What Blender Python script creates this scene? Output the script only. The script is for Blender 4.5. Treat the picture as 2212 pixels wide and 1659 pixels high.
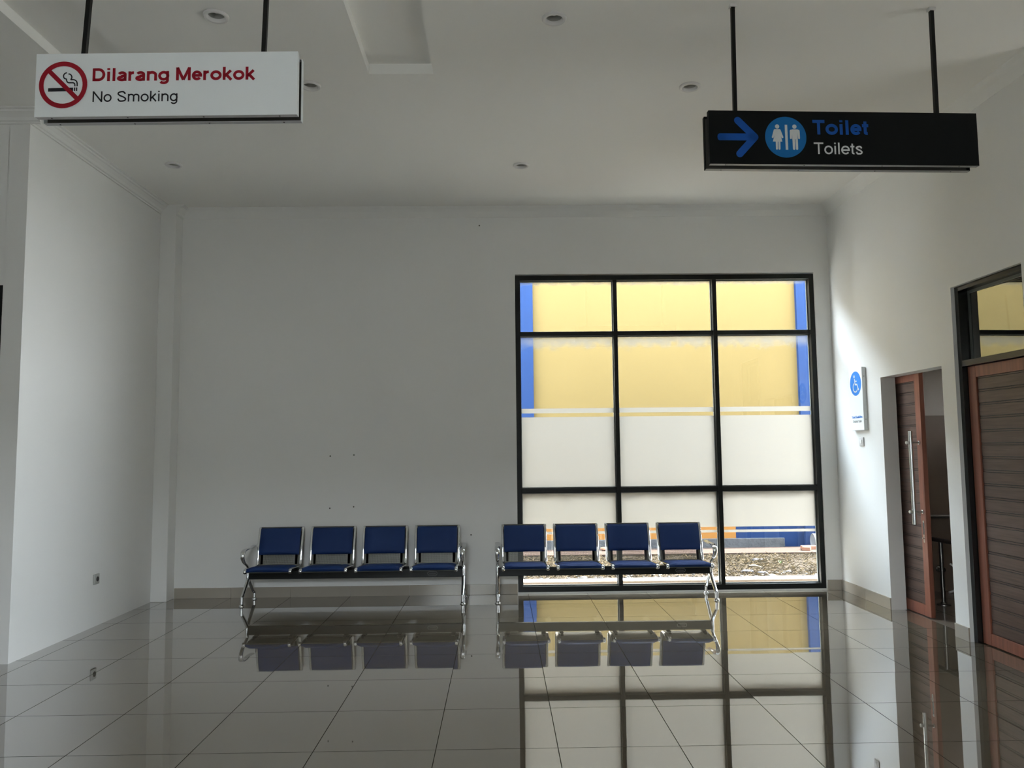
import bpy, bmesh, math, random
from mathutils import Vector, Matrix

for o in list(bpy.data.objects):
    bpy.data.objects.remove(o, do_unlink=True)
SC = bpy.context.scene
COL = SC.collection
random.seed(7)
PI = math.pi


def lin(r, g, b):
    def f(c):
        c /= 255.0
        return c / 12.92 if c <= 0.04045 else ((c + 0.055) / 1.055) ** 2.4
    return (f(r), f(g), f(b), 1.0)


# ------------------------------------------------------------------ camera, sky, sun, exposure
CAM_H = 1.4621
CAM_F = 1697.66
PITCH, YAW, ROLL = 0.0833, 0.0157, -0.0104
fwd = Vector((math.sin(YAW) * math.cos(PITCH), math.cos(YAW) * math.cos(PITCH), math.sin(PITCH)))
rgt = Vector((math.cos(YAW), -math.sin(YAW), 0))
upv = rgt.cross(fwd)
r2 = math.cos(ROLL) * rgt + math.sin(ROLL) * upv
u2 = -math.sin(ROLL) * rgt + math.cos(ROLL) * upv
cam_d = bpy.data.cameras.new('camera')
cam = bpy.data.objects.new('camera', cam_d)
COL.objects.link(cam)
m = Matrix.Identity(4)
for i in range(3):
    m[i][0], m[i][1], m[i][2] = r2[i], u2[i], -fwd[i]
m[2][3] = CAM_H
cam.matrix_world = m
cam_d.sensor_fit = 'HORIZONTAL'
cam_d.sensor_width = 36.0
cam_d.lens = CAM_F / 2212.0 * 36.0
cam_d.clip_end = 200
SC.camera = cam

world = bpy.data.worlds.new('sky')
SC.world = world
world.use_nodes = True
wn = world.node_tree
bg = wn.nodes['Background']
tc = wn.nodes.new('ShaderNodeTexCoord')
sep = wn.nodes.new('ShaderNodeSeparateXYZ')
wn.links.new(tc.outputs['Generated'], sep.inputs[0])
ramp = wn.nodes.new('ShaderNodeValToRGB')
ramp.color_ramp.elements[0].position = 0.0
ramp.color_ramp.elements[0].color = (0.93, 0.97, 1.0, 1)
ramp.color_ramp.elements[1].position = 0.7
ramp.color_ramp.elements[1].color = (0.72, 0.86, 1.0, 1)
wn.links.new(sep.outputs['Z'], ramp.inputs[0])
wn.links.new(ramp.outputs[0], bg.inputs[0])
bg.inputs[1].default_value = 42.0

sun_d = bpy.data.lights.new('sun', 'SUN')
sun_d.energy = 85.0
sun_d.angle = math.radians(1.5)
sun_d.color = (1.0, 0.96, 0.9)
sun = bpy.data.objects.new('sun', sun_d)
sun.rotation_euler = Vector((-0.55, -0.03, -0.83)).to_track_quat('-Z', 'Y').to_euler()
sun.location = (12, 6, 18)
COL.objects.link(sun)

# unseen side and rear openings, added and sized to let in fill daylight (light portals only guide the sampling of the sky; they give off nothing)
SIDE = dict(x=6.5, y0=2.5, y1=3.8, z0=0.0, z1=2.4)
REAR_FILL = dict(x0=-1.5, x1=-0.1, z0=0.0, z1=3.0)


def portal(name, loc, direction, sx, sy):
    d = bpy.data.lights.new(name, 'AREA')
    d.shape = 'RECTANGLE'
    d.size, d.size_y = sx, sy
    d.cycles.is_portal = True
    o = bpy.data.objects.new(name, d)
    o.location = loc
    o.rotation_euler = Vector(direction).to_track_quat('-Z', 'Z').to_euler()
    COL.objects.link(o)
    return o


portal('side_fill_portal', (6.62, 3.15, 1.2), (-1, 0, 0), 1.3, 2.4)
portal('rear_fill_portal', (-0.80, -1.1, 1.5), (0, 1, 0), 1.4, 3.0)
portal('window_portal', (1.745, 8.27, 1.65), (0, -1, 0), 3.15, 3.27)

SC.view_settings.view_transform = 'Standard'
SC.view_settings.look = 'None'
SC.view_settings.exposure = 0.16
SC.view_settings.gamma = 1.0
SC.view_settings.use_curve_mapping = False
SC.cycles.max_bounces = 12
SC.cycles.diffuse_bounces = 6
SC.cycles.glossy_bounces = 5
SC.cycles.transparent_max_bounces = 16
SC.cycles.caustics_reflective = False
SC.cycles.sample_clamp_indirect = 6.0


# ------------------------------------------------------------------ materials
MATS = {}


def mat(name, col, rough=0.5, metal=0.0, spec=0.5, noise=None, bump=None, ior=1.5, coat=0.0):
    """col linear rgba; noise=(scale, amount) mottles the colour; bump=(scale, strength)"""
    if name in MATS:
        return MATS[name]
    M = bpy.data.materials.new(name)
    M.use_nodes = True
    nt = M.node_tree
    b = nt.nodes['Principled BSDF']
    b.inputs['Base Color'].default_value = col
    b.inputs['Roughness'].default_value = rough
    b.inputs['Metallic'].default_value = metal
    b.inputs['Specular IOR Level'].default_value = spec
    b.inputs['IOR'].default_value = ior
    b.inputs['Coat Weight'].default_value = coat
    geo = nt.nodes.new('ShaderNodeNewGeometry')
    if noise:
        n = nt.nodes.new('ShaderNodeTexNoise')
        n.inputs['Scale'].default_value = noise[0]
        n.inputs['Detail'].default_value = 5
        nt.links.new(geo.outputs['Position'], n.inputs['Vector'])
        mr = nt.nodes.new('ShaderNodeMapRange')
        mr.inputs['To Min'].default_value = 1 - noise[1]
        mr.inputs['To Max'].default_value = 1 + noise[1]
        nt.links.new(n.outputs['Fac'], mr.inputs['Value'])
        mx = nt.nodes.new('ShaderNodeMix')
        mx.data_type = 'RGBA'
        mx.blend_type = 'MULTIPLY'
        mx.inputs['Factor'].default_value = 1
        mx.inputs['A'].default_value = col
        nt.links.new(mr.outputs[0], mx.inputs['B'])
        nt.links.new(mx.outputs['Result'], b.inputs['Base Color'])
    if bump:
        n2 = nt.nodes.new('ShaderNodeTexNoise')
        n2.inputs['Scale'].default_value = bump[0]
        n2.inputs['Detail'].default_value = 3
        nt.links.new(geo.outputs['Position'], n2.inputs['Vector'])
        bp = nt.nodes.new('ShaderNodeBump')
        bp.inputs['Strength'].default_value = bump[1]
        bp.inputs['Distance'].default_value = 0.02
        nt.links.new(n2.outputs['Fac'], bp.inputs['Height'])
        nt.links.new(bp.outputs[0], b.inputs['Normal'])
    MATS[name] = M
    return M


WALL = mat('white_wall_paint', (0.80, 0.80, 0.785, 1), 0.55, spec=0.35, noise=(1.3, 0.03), bump=(2.2, 0.025))
CEIL = mat('white_ceiling_paint', (0.88, 0.875, 0.845, 1), 0.7, spec=0.2, noise=(0.9, 0.02), bump=(1.4, 0.012))
CORN = mat('white_cornice_plaster', (0.80, 0.80, 0.78, 1), 0.6, spec=0.3)
BLACK = mat('black_powder_coated_aluminium', (0.005, 0.0055, 0.005, 1), 0.45, spec=0.22)
BLACKG = mat('black_gloss_aluminium', (0.005, 0.0055, 0.005, 1), 0.2, spec=0.4, ior=1.5)
GREYBEAD = mat('grey_glazing_bead', (0.09, 0.10, 0.095, 1), 0.35)
CHROME = mat('polished_chrome', (0.72, 0.73, 0.74, 1), 0.10, metal=1.0)
CHROMER = mat('brushed_chrome', (0.55, 0.55, 0.54, 1), 0.24, metal=1.0)
STEEL = mat('stainless_steel', (0.70, 0.71, 0.70, 1), 0.16, metal=1.0)
GREYMETAL = mat('grey_sheet_metal', (0.11, 0.11, 0.095, 1), 0.45, metal=0.6)
BLUE = mat('blue_seat_fabric', lin(13, 43, 93), 0.65, spec=0.3, noise=(420, 0.10), bump=(900, 0.15))
RUBBER = mat('black_rubber', (0.012, 0.012, 0.012, 1), 0.6)
PLASTIC = mat('white_plastic', (0.72, 0.71, 0.70, 1), 0.35)
PLASTICW = mat('greyish_white_plastic', (0.58, 0.56, 0.56, 1), 0.4)
PLASTICG = mat('grey_white_plastic', (0.42, 0.43, 0.41, 1), 0.4)
DARK = mat('dark_recess', (0.02, 0.018, 0.018, 1), 0.6)
BASEB = mat('beige_baseboard_tile', (0.36, 0.325, 0.275, 1), 0.12, noise=(3.0, 0.06))
GROUTL = mat('light_grout', (0.45, 0.42, 0.38, 1), 0.8)
SIGNW = mat('white_sign_face', (0.88, 0.92, 0.94, 1), 0.45, spec=0.3)
SIGNB = mat('black_sign_face', (0.004, 0.005, 0.005, 1), 0.6, spec=0.12)
SIGNIN = mat('dark_sign_interior', (0.06, 0.058, 0.05, 1), 0.5)
SIGNLIP = mat('pale_grey_sign_lip', (0.50, 0.50, 0.52, 1), 0.4)
SIGNLIPD = mat('mid_grey_sign_lip', (0.20, 0.20, 0.19, 1), 0.4)
RED = mat('red_sign_vinyl', lin(150, 6, 32), 0.5, spec=0.3)
INK = mat('black_sign_vinyl', (0.010, 0.010, 0.014, 1), 0.5, spec=0.3)
SBLUE = mat('blue_sign_vinyl', lin(0, 74, 158), 0.5, spec=0.3)
SBLUE2 = mat('sky_blue_sign_vinyl', lin(0, 100, 166), 0.5, spec=0.3)
SBLUE3 = mat('bright_blue_sign_vinyl', lin(24, 112, 196), 0.5, spec=0.3)
SWHITE = mat('white_sign_vinyl', (0.70, 0.72, 0.72, 1), 0.5, spec=0.3)
SGREY = mat('grey_sign_vinyl', (0.13, 0.135, 0.14, 1), 0.5, spec=0.3)
REFLECTOR = mat('downlight_reflector', (0.42, 0.42, 0.39, 1), 0.3, metal=0.15)
RAILM = mat('dull_dark_steel', (0.16, 0.15, 0.14, 1), 0.35, metal=1.0)
BULB = mat('downlight_bulb_glass', (0.8, 0.8, 0.78, 1), 0.2)
YELLOW = mat('yellow_masonry_paint', (0.06259, 0.04381, 0.01516, 1), 0.85, spec=0.1, noise=(0.9, 0.05), bump=(5, 0.1))
OBLUE = mat('blue_masonry_paint', (0.00241, 0.01018, 0.03648, 1), 0.8, spec=0.1, noise=(6, 0.10))
ORANGE = mat('orange_masonry_paint', (0.12160, 0.05310, 0.01136, 1), 0.85, spec=0.1, noise=(3, 0.06))
PLINTH = mat('grey_cement_plinth', (0.02958, 0.03037, 0.03237, 1), 0.9, spec=0.1, noise=(7, 0.35), bump=(30, 0.3))
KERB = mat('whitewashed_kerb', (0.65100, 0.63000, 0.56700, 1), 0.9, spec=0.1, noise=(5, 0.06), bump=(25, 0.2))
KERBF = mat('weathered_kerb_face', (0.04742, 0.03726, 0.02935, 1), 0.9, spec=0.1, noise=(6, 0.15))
PATHM = mat('pinkish_cement_path', (0.02706, 0.01787, 0.01373, 1), 0.9, spec=0.1, noise=(6, 0.16), bump=(25, 0.2))
SOIL = mat('dry_stony_soil', (0.02126, 0.01699, 0.01276, 1), 0.95, spec=0.05, noise=(16, 0.45), bump=(30, 0.8))
EARTH = mat('pale_outdoor_ground', (0.50000, 0.48125, 0.43750, 1), 0.95, spec=0.05, noise=(3, 0.2))
STRAW = mat('dry_straw_grass', (0.08040, 0.06078, 0.03335, 1), 0.9, spec=0.1, noise=(20, 0.3))
STRAW2 = mat('greyish_dry_grass', (0.03968, 0.03277, 0.02180, 1), 0.9, spec=0.1, noise=(20, 0.3))
STONE = mat('pale_stone', (0.05895, 0.05711, 0.05526, 1), 0.9, spec=0.1, noise=(40, 0.15))
STONED = mat('dark_grey_stone', (0.02632, 0.02632, 0.02895, 1), 0.9, spec=0.1, noise=(40, 0.2))
DRUMW = mat('weathered_white_plastic', (0.06, 0.06, 0.062, 1), 0.6)
BRICK = mat('red_clay_brick', (0.10400, 0.05000, 0.03200, 1), 0.9, spec=0.1, noise=(30, 0.2))
WOOD_STICK = mat('pale_dry_wood', (0.12400, 0.10000, 0.06600, 1), 0.8)
LEAFG = mat('green_weed_leaf', (0.05000, 0.08400, 0.02000, 1), 0.7)
WTILE = mat('brown_washroom_tile', (0.15, 0.115, 0.09, 1), 0.25, noise=(3, 0.1))
WWALL = mat('beige_washroom_paint', (0.30, 0.26, 0.22, 1), 0.7)
DIM_GROUND = mat('dim_bounce_ground', (0.12, 0.118, 0.112, 1), 0.95, spec=0.05, noise=(3, 0.2))
BOUNCE_LEFT = mat('pale_bounce_wall', (0.80000, 0.80000, 0.80000, 1), 0.9)
SKY_BLOCK = mat('sky_block_grey', (0.2, 0.195, 0.18, 1), 0.9)


def wood(name, c1, c2, scale=1.0, rough=0.4, axis='Z', spec=0.4):
    M = bpy.data.materials.new(name)
    M.use_nodes = True
    nt = M.node_tree
    b = nt.nodes['Principled BSDF']
    b.inputs['Roughness'].default_value = rough
    b.inputs['Specular IOR Level'].default_value = spec
    g = nt.nodes.new('ShaderNodeNewGeometry')
    mp = nt.nodes.new('ShaderNodeMapping')
    mp.inputs['Scale'].default_value = (34, 34, 2.0) if axis == 'Z' else (60, 3.0, 60)
    nt.links.new(g.outputs['Position'], mp.inputs['Vector'])
    n = nt.nodes.new('ShaderNodeTexNoise')
    n.inputs['Scale'].default_value = scale
    n.inputs['Detail'].default_value = 6
    n.inputs['Distortion'].default_value = 0.25
    nt.links.new(mp.outputs[0], n.inputs['Vector'])
    cr = nt.nodes.new('ShaderNodeValToRGB')
    cr.color_ramp.elements[0].position = 0.3
    cr.color_ramp.elements[0].color = c1
    cr.color_ramp.elements[1].position = 0.72
    cr.color_ramp.elements[1].color = c2
    nt.links.new(n.outputs['Fac'], cr.inputs[0])
    nt.links.new(cr.outputs[0], b.inputs['Base Color'])
    return M


WOODF = wood('reddish_brown_timber', lin(110, 66, 52), lin(138, 84, 66), axis='Z')
WOODS = wood('dark_walnut_slats', lin(68, 52, 46), lin(92, 72, 64), axis='Y', rough=0.42)


def floor_material(name, tint, rough, spec):
    """glossy 60 cm tiles with thin grout lines; every tile lies a hair out of level"""
    M = bpy.data.materials.new(name)
    M.use_nodes = True
    nt = M.node_tree
    L = nt.links.new
    b = nt.nodes['Principled BSDF']

    def math_n(op, a, c=None):
        n = nt.nodes.new('ShaderNodeMath')
        n.operation = op
        for i, v in enumerate((a, c)):
            if v is None:
                continue
            if hasattr(v, 'is_linked') or hasattr(v, 'node'):
                L(v, n.inputs[i])
            else:
                n.inputs[i].default_value = v
        return n.outputs[0]
    g = nt.nodes.new('ShaderNodeNewGeometry')
    sp = nt.nodes.new('ShaderNodeSeparateXYZ')
    L(g.outputs['Position'], sp.inputs[0])
    tx = math_n('DIVIDE', math_n('SUBTRACT', sp.outputs['X'], -2.1296 - 6.0), 0.6)
    ty = math_n('DIVIDE', math_n('SUBTRACT', sp.outputs['Y'], 5.1907 - 12.0), 0.6)
    fx, fy = math_n('FRACT', tx), math_n('FRACT', ty)
    ex = math_n('MINIMUM', fx, math_n('SUBTRACT', 1.0, fx))
    ey = math_n('MINIMUM', fy, math_n('SUBTRACT', 1.0, fy))
    ed = math_n('MINIMUM', ex, ey)
    grout = math_n('LESS_THAN', ed, 0.0034)
    cid = nt.nodes.new('ShaderNodeCombineXYZ')
    L(math_n('FLOOR', tx), cid.inputs[0])
    L(math_n('FLOOR', ty), cid.inputs[1])
    wnz = nt.nodes.new('ShaderNodeTexWhiteNoise')
    wnz.noise_dimensions = '3D'
    L(cid.outputs[0], wnz.inputs['Vector'])
    # tile colour: slight veining + per-tile shift
    mp = nt.nodes.new('ShaderNodeMapping')
    mp.inputs['Scale'].default_value = (1.2, 5.0, 1.0)
    L(g.outputs['Position'], mp.inputs['Vector'])
    nz = nt.nodes.new('ShaderNodeTexNoise')
    nz.inputs['Scale'].default_value = 3.0
    nz.inputs['Detail'].default_value = 6
    nz.inputs['Distortion'].default_value = 0.6
    L(mp.outputs[0], nz.inputs['Vector'])
    vv = math_n('ADD', math_n('MULTIPLY', nz.outputs['Fac'], 0.10), math_n('MULTIPLY', wnz.outputs['Value'], 0.04))
    vv = math_n('ADD', vv, 0.92)
    mx = nt.nodes.new('ShaderNodeMix')
    mx.data_type = 'RGBA'
    mx.blend_type = 'MULTIPLY'
    mx.inputs['Factor'].default_value = 1
    mx.inputs['A'].default_value = tint
    L(vv, mx.inputs['B'])
    mg = nt.nodes.new('ShaderNodeMix')
    mg.data_type = 'RGBA'
    L(grout, mg.inputs['Factor'])
    L(mx.outputs['Result'], mg.inputs['A'])
    mg.inputs['B'].default_value = (0.022, 0.019, 0.015, 1)
    L(mg.outputs['Result'], b.inputs['Base Color'])
    rr = math_n('ADD', math_n('MULTIPLY', grout, 0.6), rough)
    L(rr, b.inputs['Roughness'])
    b.inputs['IOR'].default_value = 2.45
    L(math_n('MULTIPLY', math_n('SUBTRACT', 1.0, grout), 1.0), b.inputs['Coat Weight'])
    b.inputs['Coat Roughness'].default_value = 0.02
    b.inputs['Coat IOR'].default_value = 1.6
    L(math_n('MULTIPLY', math_n('SUBTRACT', 1.0, grout), spec), b.inputs['Specular IOR Level'])
    # normal tilt per tile + faint waviness
    vs = nt.nodes.new('ShaderNodeVectorMath')
    vs.operation = 'SUBTRACT'
    L(wnz.outputs['Color'], vs.inputs[0])
    vs.inputs[1].default_value = (0.5, 0.5, 0.5)
    vm = nt.nodes.new('ShaderNodeVectorMath')
    vm.operation = 'MULTIPLY'
    L(vs.outputs[0], vm.inputs[0])
    vm.inputs[1].default_value = (0.0032, 0.0032, 0.0)
    n3 = nt.nodes.new('ShaderNodeTexNoise')
    n3.inputs['Scale'].default_value = 1.6
    L(g.outputs['Position'], n3.inputs['Vector'])
    vs2 = nt.nodes.new('ShaderNodeVectorMath')
    vs2.operation = 'SUBTRACT'
    L(n3.outputs['Color'], vs2.inputs[0])
    vs2.inputs[1].default_value = (0.5, 0.5, 0.5)
    vm2 = nt.nodes.new('ShaderNodeVectorMath')
    vm2.operation = 'MULTIPLY'
    L(vs2.outputs[0], vm2.inputs[0])
    vm2.inputs[1].default_value = (0.0016, 0.0016, 0.0)
    va = nt.nodes.new('ShaderNodeVectorMath')
    va.operation = 'ADD'
    L(vm.outputs[0], va.inputs[0])
    L(vm2.outputs[0], va.inputs[1])
    va2 = nt.nodes.new('ShaderNodeVectorMath')
    va2.operation = 'ADD'
    L(va.outputs[0], va2.inputs[0])
    L(g.outputs['Normal'], va2.inputs[1])
    nm = nt.nodes.new('ShaderNodeVectorMath')
    nm.operation = 'NORMALIZE'
    L(va2.outputs[0], nm.inputs[0])
    L(nm.outputs[0], b.inputs['Normal'])
    L(nm.outputs[0], b.inputs['Coat Normal'])
    return M


FLOOR = floor_material('glossy_beige_floor_tile', (0.105, 0.085, 0.058, 1), 0.025, 0.5)
WFLOOR = floor_material('dull_brown_floor_tile', (0.16, 0.125, 0.095, 1), 0.3, 0.4)


def glass_material():
    """clear window glass: see-through with mirror reflection by angle and dust along the top edge"""
    M = bpy.data.materials.new('clear_window_glass')
    M.use_nodes = True
    nt = M.node_tree
    nt.nodes.clear()
    L = nt.links.new
    out = nt.nodes.new('ShaderNodeOutputMaterial')
    tr = nt.nodes.new('ShaderNodeBsdfTransparent')
    tr.inputs[0].default_value = (0.985, 0.99, 0.985, 1)
    gl = nt.nodes.new('ShaderNodeBsdfGlossy')
    gl.inputs['Roughness'].default_value = 0.0
    fr = nt.nodes.new('ShaderNodeFresnel')
    gb_ = nt.nodes.new('ShaderNodeNewGeometry')
    ir = nt.nodes.new('ShaderNodeMapRange')
    ir.inputs['To Min'].default_value = 1.45
    ir.inputs['To Max'].default_value = 1 / 1.45
    L(gb_.outputs['Backfacing'], ir.inputs['Value'])
    L(ir.outputs[0], fr.inputs['IOR'])
    mx = nt.nodes.new('ShaderNodeMixShader')
    L(fr.outputs[0], mx.inputs[0])
    L(tr.outputs[0], mx.inputs[1])
    L(gl.outputs[0], mx.inputs[2])
    # dust
    tcn = nt.nodes.new('ShaderNodeTexCoord')
    sp = nt.nodes.new('ShaderNodeSeparateXYZ')
    L(tcn.outputs['Generated'], sp.inputs[0])
    g = nt.nodes.new('ShaderNodeNewGeometry')
    nz = nt.nodes.new('ShaderNodeTexNoise')
    nz.inputs['Scale'].default_value = 9
    nz.inputs['Detail'].default_value = 8
    nz.inputs['Roughness'].default_value = 0.7
    L(g.outputs['Position'], nz.inputs['Vector'])
    mr = nt.nodes.new('ShaderNodeMapRange')
    mr.inputs['From Min'].default_value = 0.80
    mr.inputs['From Max'].default_value = 1.02
    mr.inputs['To Min'].default_value = -0.75
    mr.inputs['To Max'].default_value = 0.55
    L(sp.outputs['Z'], mr.inputs['Value'])
    ad = nt.nodes.new('ShaderNodeMath')
    ad.operation = 'ADD'
    L(mr.outputs[0], ad.inputs[0])
    L(nz.outputs['Fac'], ad.inputs[1])
    cl = nt.nodes.new('ShaderNodeMapRange')
    cl.inputs['From Min'].default_value = 0.45
    cl.inputs['From Max'].default_value = 0.8
    cl.inputs['To Max'].default_value = 0.38
    L(ad.outputs[0], cl.inputs['Value'])
    du = nt.nodes.new('ShaderNodeBsdfTranslucent')
    du.inputs[0].default_value = (0.10, 0.10, 0.098, 1)
    mx2 = nt.nodes.new('ShaderNodeMixShader')
    L(cl.outputs[0], mx2.inputs[0])
    L(mx.outputs[0], mx2.inputs[1])
    L(du.outputs[0], mx2.inputs[2])
    L(mx2.outputs[0], out.inputs[0])
    return M


GLASS = glass_material()


def film_material():
    M = bpy.data.materials.new('frosted_window_film')
    M.use_nodes = True
    nt = M.node_tree
    nt.nodes.clear()
    L = nt.links.new
    out = nt.nodes.new('ShaderNodeOutputMaterial')
    a = nt.nodes.new('ShaderNodeBsdfTranslucent')
    a.inputs[0].default_value = (0.138, 0.126, 0.107, 1)
    d = nt.nodes.new('ShaderNodeBsdfDiffuse')
    d.inputs[0].default_value = (0.6, 0.6, 0.58, 1)
    mx = nt.nodes.new('ShaderNodeMixShader')
    mx.inputs[0].default_value = 0.12
    L(a.outputs[0], mx.inputs[1])
    L(d.outputs[0], mx.inputs[2])
    L(mx.outputs[0], out.inputs[0])
    return M


FILM = film_material()


def mirror_glass():
    M = bpy.data.materials.new('dark_reflective_glass')
    M.use_nodes = True
    nt = M.node_tree
    nt.nodes.clear()
    L = nt.links.new
    out = nt.nodes.new('ShaderNodeOutputMaterial')
    a = nt.nodes.new('ShaderNodeBsdfTransparent')
    a.inputs[0].default_value = (0.16, 0.17, 0.16, 1)
    g = nt.nodes.new('ShaderNodeBsdfGlossy')
    g.inputs['Roughness'].default_value = 0.0
    g.inputs[0].default_value = (0.95, 0.97, 0.90, 1)
    mx = nt.nodes.new('ShaderNodeMixShader')
    mx.inputs[0].default_value = 0.29
    L(a.outputs[0], mx.inputs[1])
    L(g.outputs[0], mx.inputs[2])
    L(mx.outputs[0], out.inputs[0])
    return M


TINTGLASS = mirror_glass()


# ------------------------------------------------------------------ builders
class MB:
    """collects shapes and links them as ONE mesh object"""

    def __init__(self):
        self.bm = bmesh.new()

    def box(self, x0, x1, y0, y1, z0, z1, bevel=0.0, M=None):
        r = bmesh.ops.create_cube(self.bm, size=1.0)
        vs = r['verts']
        for v in vs:
            v.co = Vector(((x0 + x1) / 2 + v.co.x * (x1 - x0), (y0 + y1) / 2 + v.co.y * (y1 - y0), (z0 + z1) / 2 + v.co.z * (z1 - z0)))
        if bevel > 0:
            es = list({e for v in vs for e in v.link_edges})
            rb = bmesh.ops.bevel(self.bm, geom=es, offset=bevel, segments=2, profile=0.5, affect='EDGES')
            vs = rb['verts'] if M else vs
        if M:
            bmesh.ops.transform(self.bm, matrix=M, verts=[v for v in vs if v.is_valid])
        return self

    def poly(self, pts, d=None):
        """polygon of 3-D points, optionally extruded by vector d"""
        a = [self.bm.verts.new(p) for p in pts]
        if d is None:
            self.bm.faces.new(a)
            return self
        d = Vector(d)
        b = [self.bm.verts.new(Vector(p) + d) for p in pts]
        self.bm.faces.new(a)
        self.bm.faces.new(b[::-1])
        n = len(pts)
        for i in range(n):
            self.bm.faces.new((a[i], b[i], b[(i + 1) % n], a[(i + 1) % n]))
        return self

    def tube(self, pts, radii, seg=14, up=(1, 0, 0), caps=True):
        """swept ellipse; radii = r or list of r or (r_side, r_normal); up = side direction hint"""
        pts = [Vector(p) for p in pts]
        n = len(pts)
        if not isinstance(radii, (list,)):
            radii = [radii] * n
        rings = []
        for i, p in enumerate(pts):
            t = (pts[min(i + 1, n - 1)] - pts[max(i - 1, 0)]).normalized()
            s = Vector(up)
            s = (s - t * s.dot(t))
            if s.length < 1e-6:
                s = Vector((0, 1, 0)) - t * t.y
            s.normalize()
            q = t.cross(s)
            r = radii[i]
            ra, rb = (r, r) if not isinstance(r, tuple) else r
            rings.append([self.bm.verts.new(p + s * ra * math.cos(2 * PI * k / seg) + q * rb * math.sin(2 * PI * k / seg)) for k in range(seg)])
        for a, b in zip(rings, rings[1:]):
            for k in range(seg):
                self.bm.faces.new((a[k], a[(k + 1) % seg], b[(k + 1) % seg], b[k]))
        if caps:
            self.bm.faces.new(rings[0][::-1])
            self.bm.faces.new(rings[-1])
        return self

    def lathe(self, prof, c, seg=32, axis='Z', caps=True):
        """profile (r, h) turned around the axis through c"""
        c = Vector(c)
        rings = []
        for r, hh in prof:
            ring = []
            for k in range(seg):
                a = 2 * PI * k / seg
                if axis == 'Z':
                    d = Vector((r * math.cos(a), r * math.sin(a), hh))
                elif axis == 'X':
                    d = Vector((hh, r * math.cos(a), r * math.sin(a)))
                else:
                    d = Vector((r * math.cos(a), hh, r * math.sin(a)))
                ring.append(self.bm.verts.new(c + d))
            rings.append(ring)
        for a, b in zip(rings, rings[1:]):
            for k in range(seg):
                self.bm.faces.new((a[k], a[(k + 1) % seg], b[(k + 1) % seg], b[k]))
        for ring, (r, hh) in ((rings[0], prof[0]), (rings[-1], prof[-1])):
            if caps and r > 1e-5:
                self.bm.faces.new(ring)
        return self

    def build(self, name, material, parent=None, smooth=None, matrix=None, fix=True):
        bm = self.bm
        if fix:
            bmesh.ops.remove_doubles(bm, verts=bm.verts, dist=1e-6)
            bmesh.ops.recalc_face_normals(bm, faces=bm.faces)
        me = bpy.data.meshes.new(name)
        bm.to_mesh(me)
        bm.free()
        if smooth:
            for p in me.polygons:
                p.use_smooth = True
            try:
                me.set_sharp_from_angle(angle=math.radians(smooth))
            except Exception:
                pass
        if material:
            me.materials.append(material)
        o = bpy.data.objects.new(name, me)
        COL.objects.link(o)
        if parent:
            o.parent = parent
        if matrix:
            o.matrix_local = matrix
        return o


def empty(name, loc, label=None, cat=None, group=None, kind=None, rot=None):
    o = bpy.data.objects.new(name, None)
    o.empty_display_size = 0.1
    o.location = loc
    if rot:
        o.rotation_euler = rot
    COL.objects.link(o)
    return tag(o, label, cat, group, kind)


def tag(o, label=None, cat=None, group=None, kind=None):
    if label:
        o['label'] = label
    if cat:
        o['category'] = cat
    if group:
        o['group'] = group
    if kind:
        o['kind'] = kind
    return o


def struct(name, mb, material, label=None, parent=None, smooth=None):
    o = mb.build(name, material, parent, smooth)
    o['kind'] = 'structure'
    if label:
        o['label'] = label
    return o


def arc(cx, cy, rx, ry, a0, a1, n=14):
    return [(cx + rx * math.cos(math.radians(a0 + (a1 - a0) * i / n)), cy + ry * math.sin(math.radians(a0 + (a1 - a0) * i / n))) for i in range(n + 1)]


def spline(pts, n=8):
    """Catmull-Rom through pts"""
    P = [Vector(p) for p in pts]
    P = [P[0] * 2 - P[1]] + P + [P[-1] * 2 - P[-2]]
    out = []
    for i in range(1, len(P) - 2):
        a, b, c, d = P[i - 1:i + 3]
        for k in range(n):
            t = k / n
            out.append(0.5 * ((2 * b) + (c - a) * t + (2 * a - 5 * b + 4 * c - d) * t * t + (3 * b - a - 3 * c + d) * t ** 3))
    out.append(P[-2])
    return out


# ---- lettering: a plain grotesque drawn as strokes (unit = cap height)
def stroke2d(mb, pts, w, tf, closed=False):
    P = [Vector((p[0], p[1])) for p in pts]
    n = len(P)
    Lf, Rt = [], []
    for i in range(n):
        if closed:
            a, b = P[i - 1], P[(i + 1) % n]
        else:
            a, b = P[max(i - 1, 0)], P[min(i + 1, n - 1)]
        d1 = (P[i] - a)
        d2 = (b - P[i])
        if d1.length < 1e-9:
            d1 = d2
        if d2.length < 1e-9:
            d2 = d1
        d1 = d1.normalized()
        d2 = d2.normalized()
        t = (d1 + d2)
        t = t.normalized() if t.length > 1e-6 else d1
        nn = Vector((-t.y, t.x))
        k = 1 / max(0.35, nn.dot(Vector((-d1.y, d1.x))))
        Lf.append(P[i] + nn * w / 2 * k)
        Rt.append(P[i] - nn * w / 2 * k)
    vl = [mb.bm.verts.new(tf(*p)) for p in Lf]
    vr = [mb.bm.verts.new(tf(*p)) for p in Rt]
    rng = range(n if closed else n - 1)
    for i in rng:
        j = (i + 1) % n
        mb.bm.faces.new((vr[i], vr[j], vl[j], vl[i]))


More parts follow.
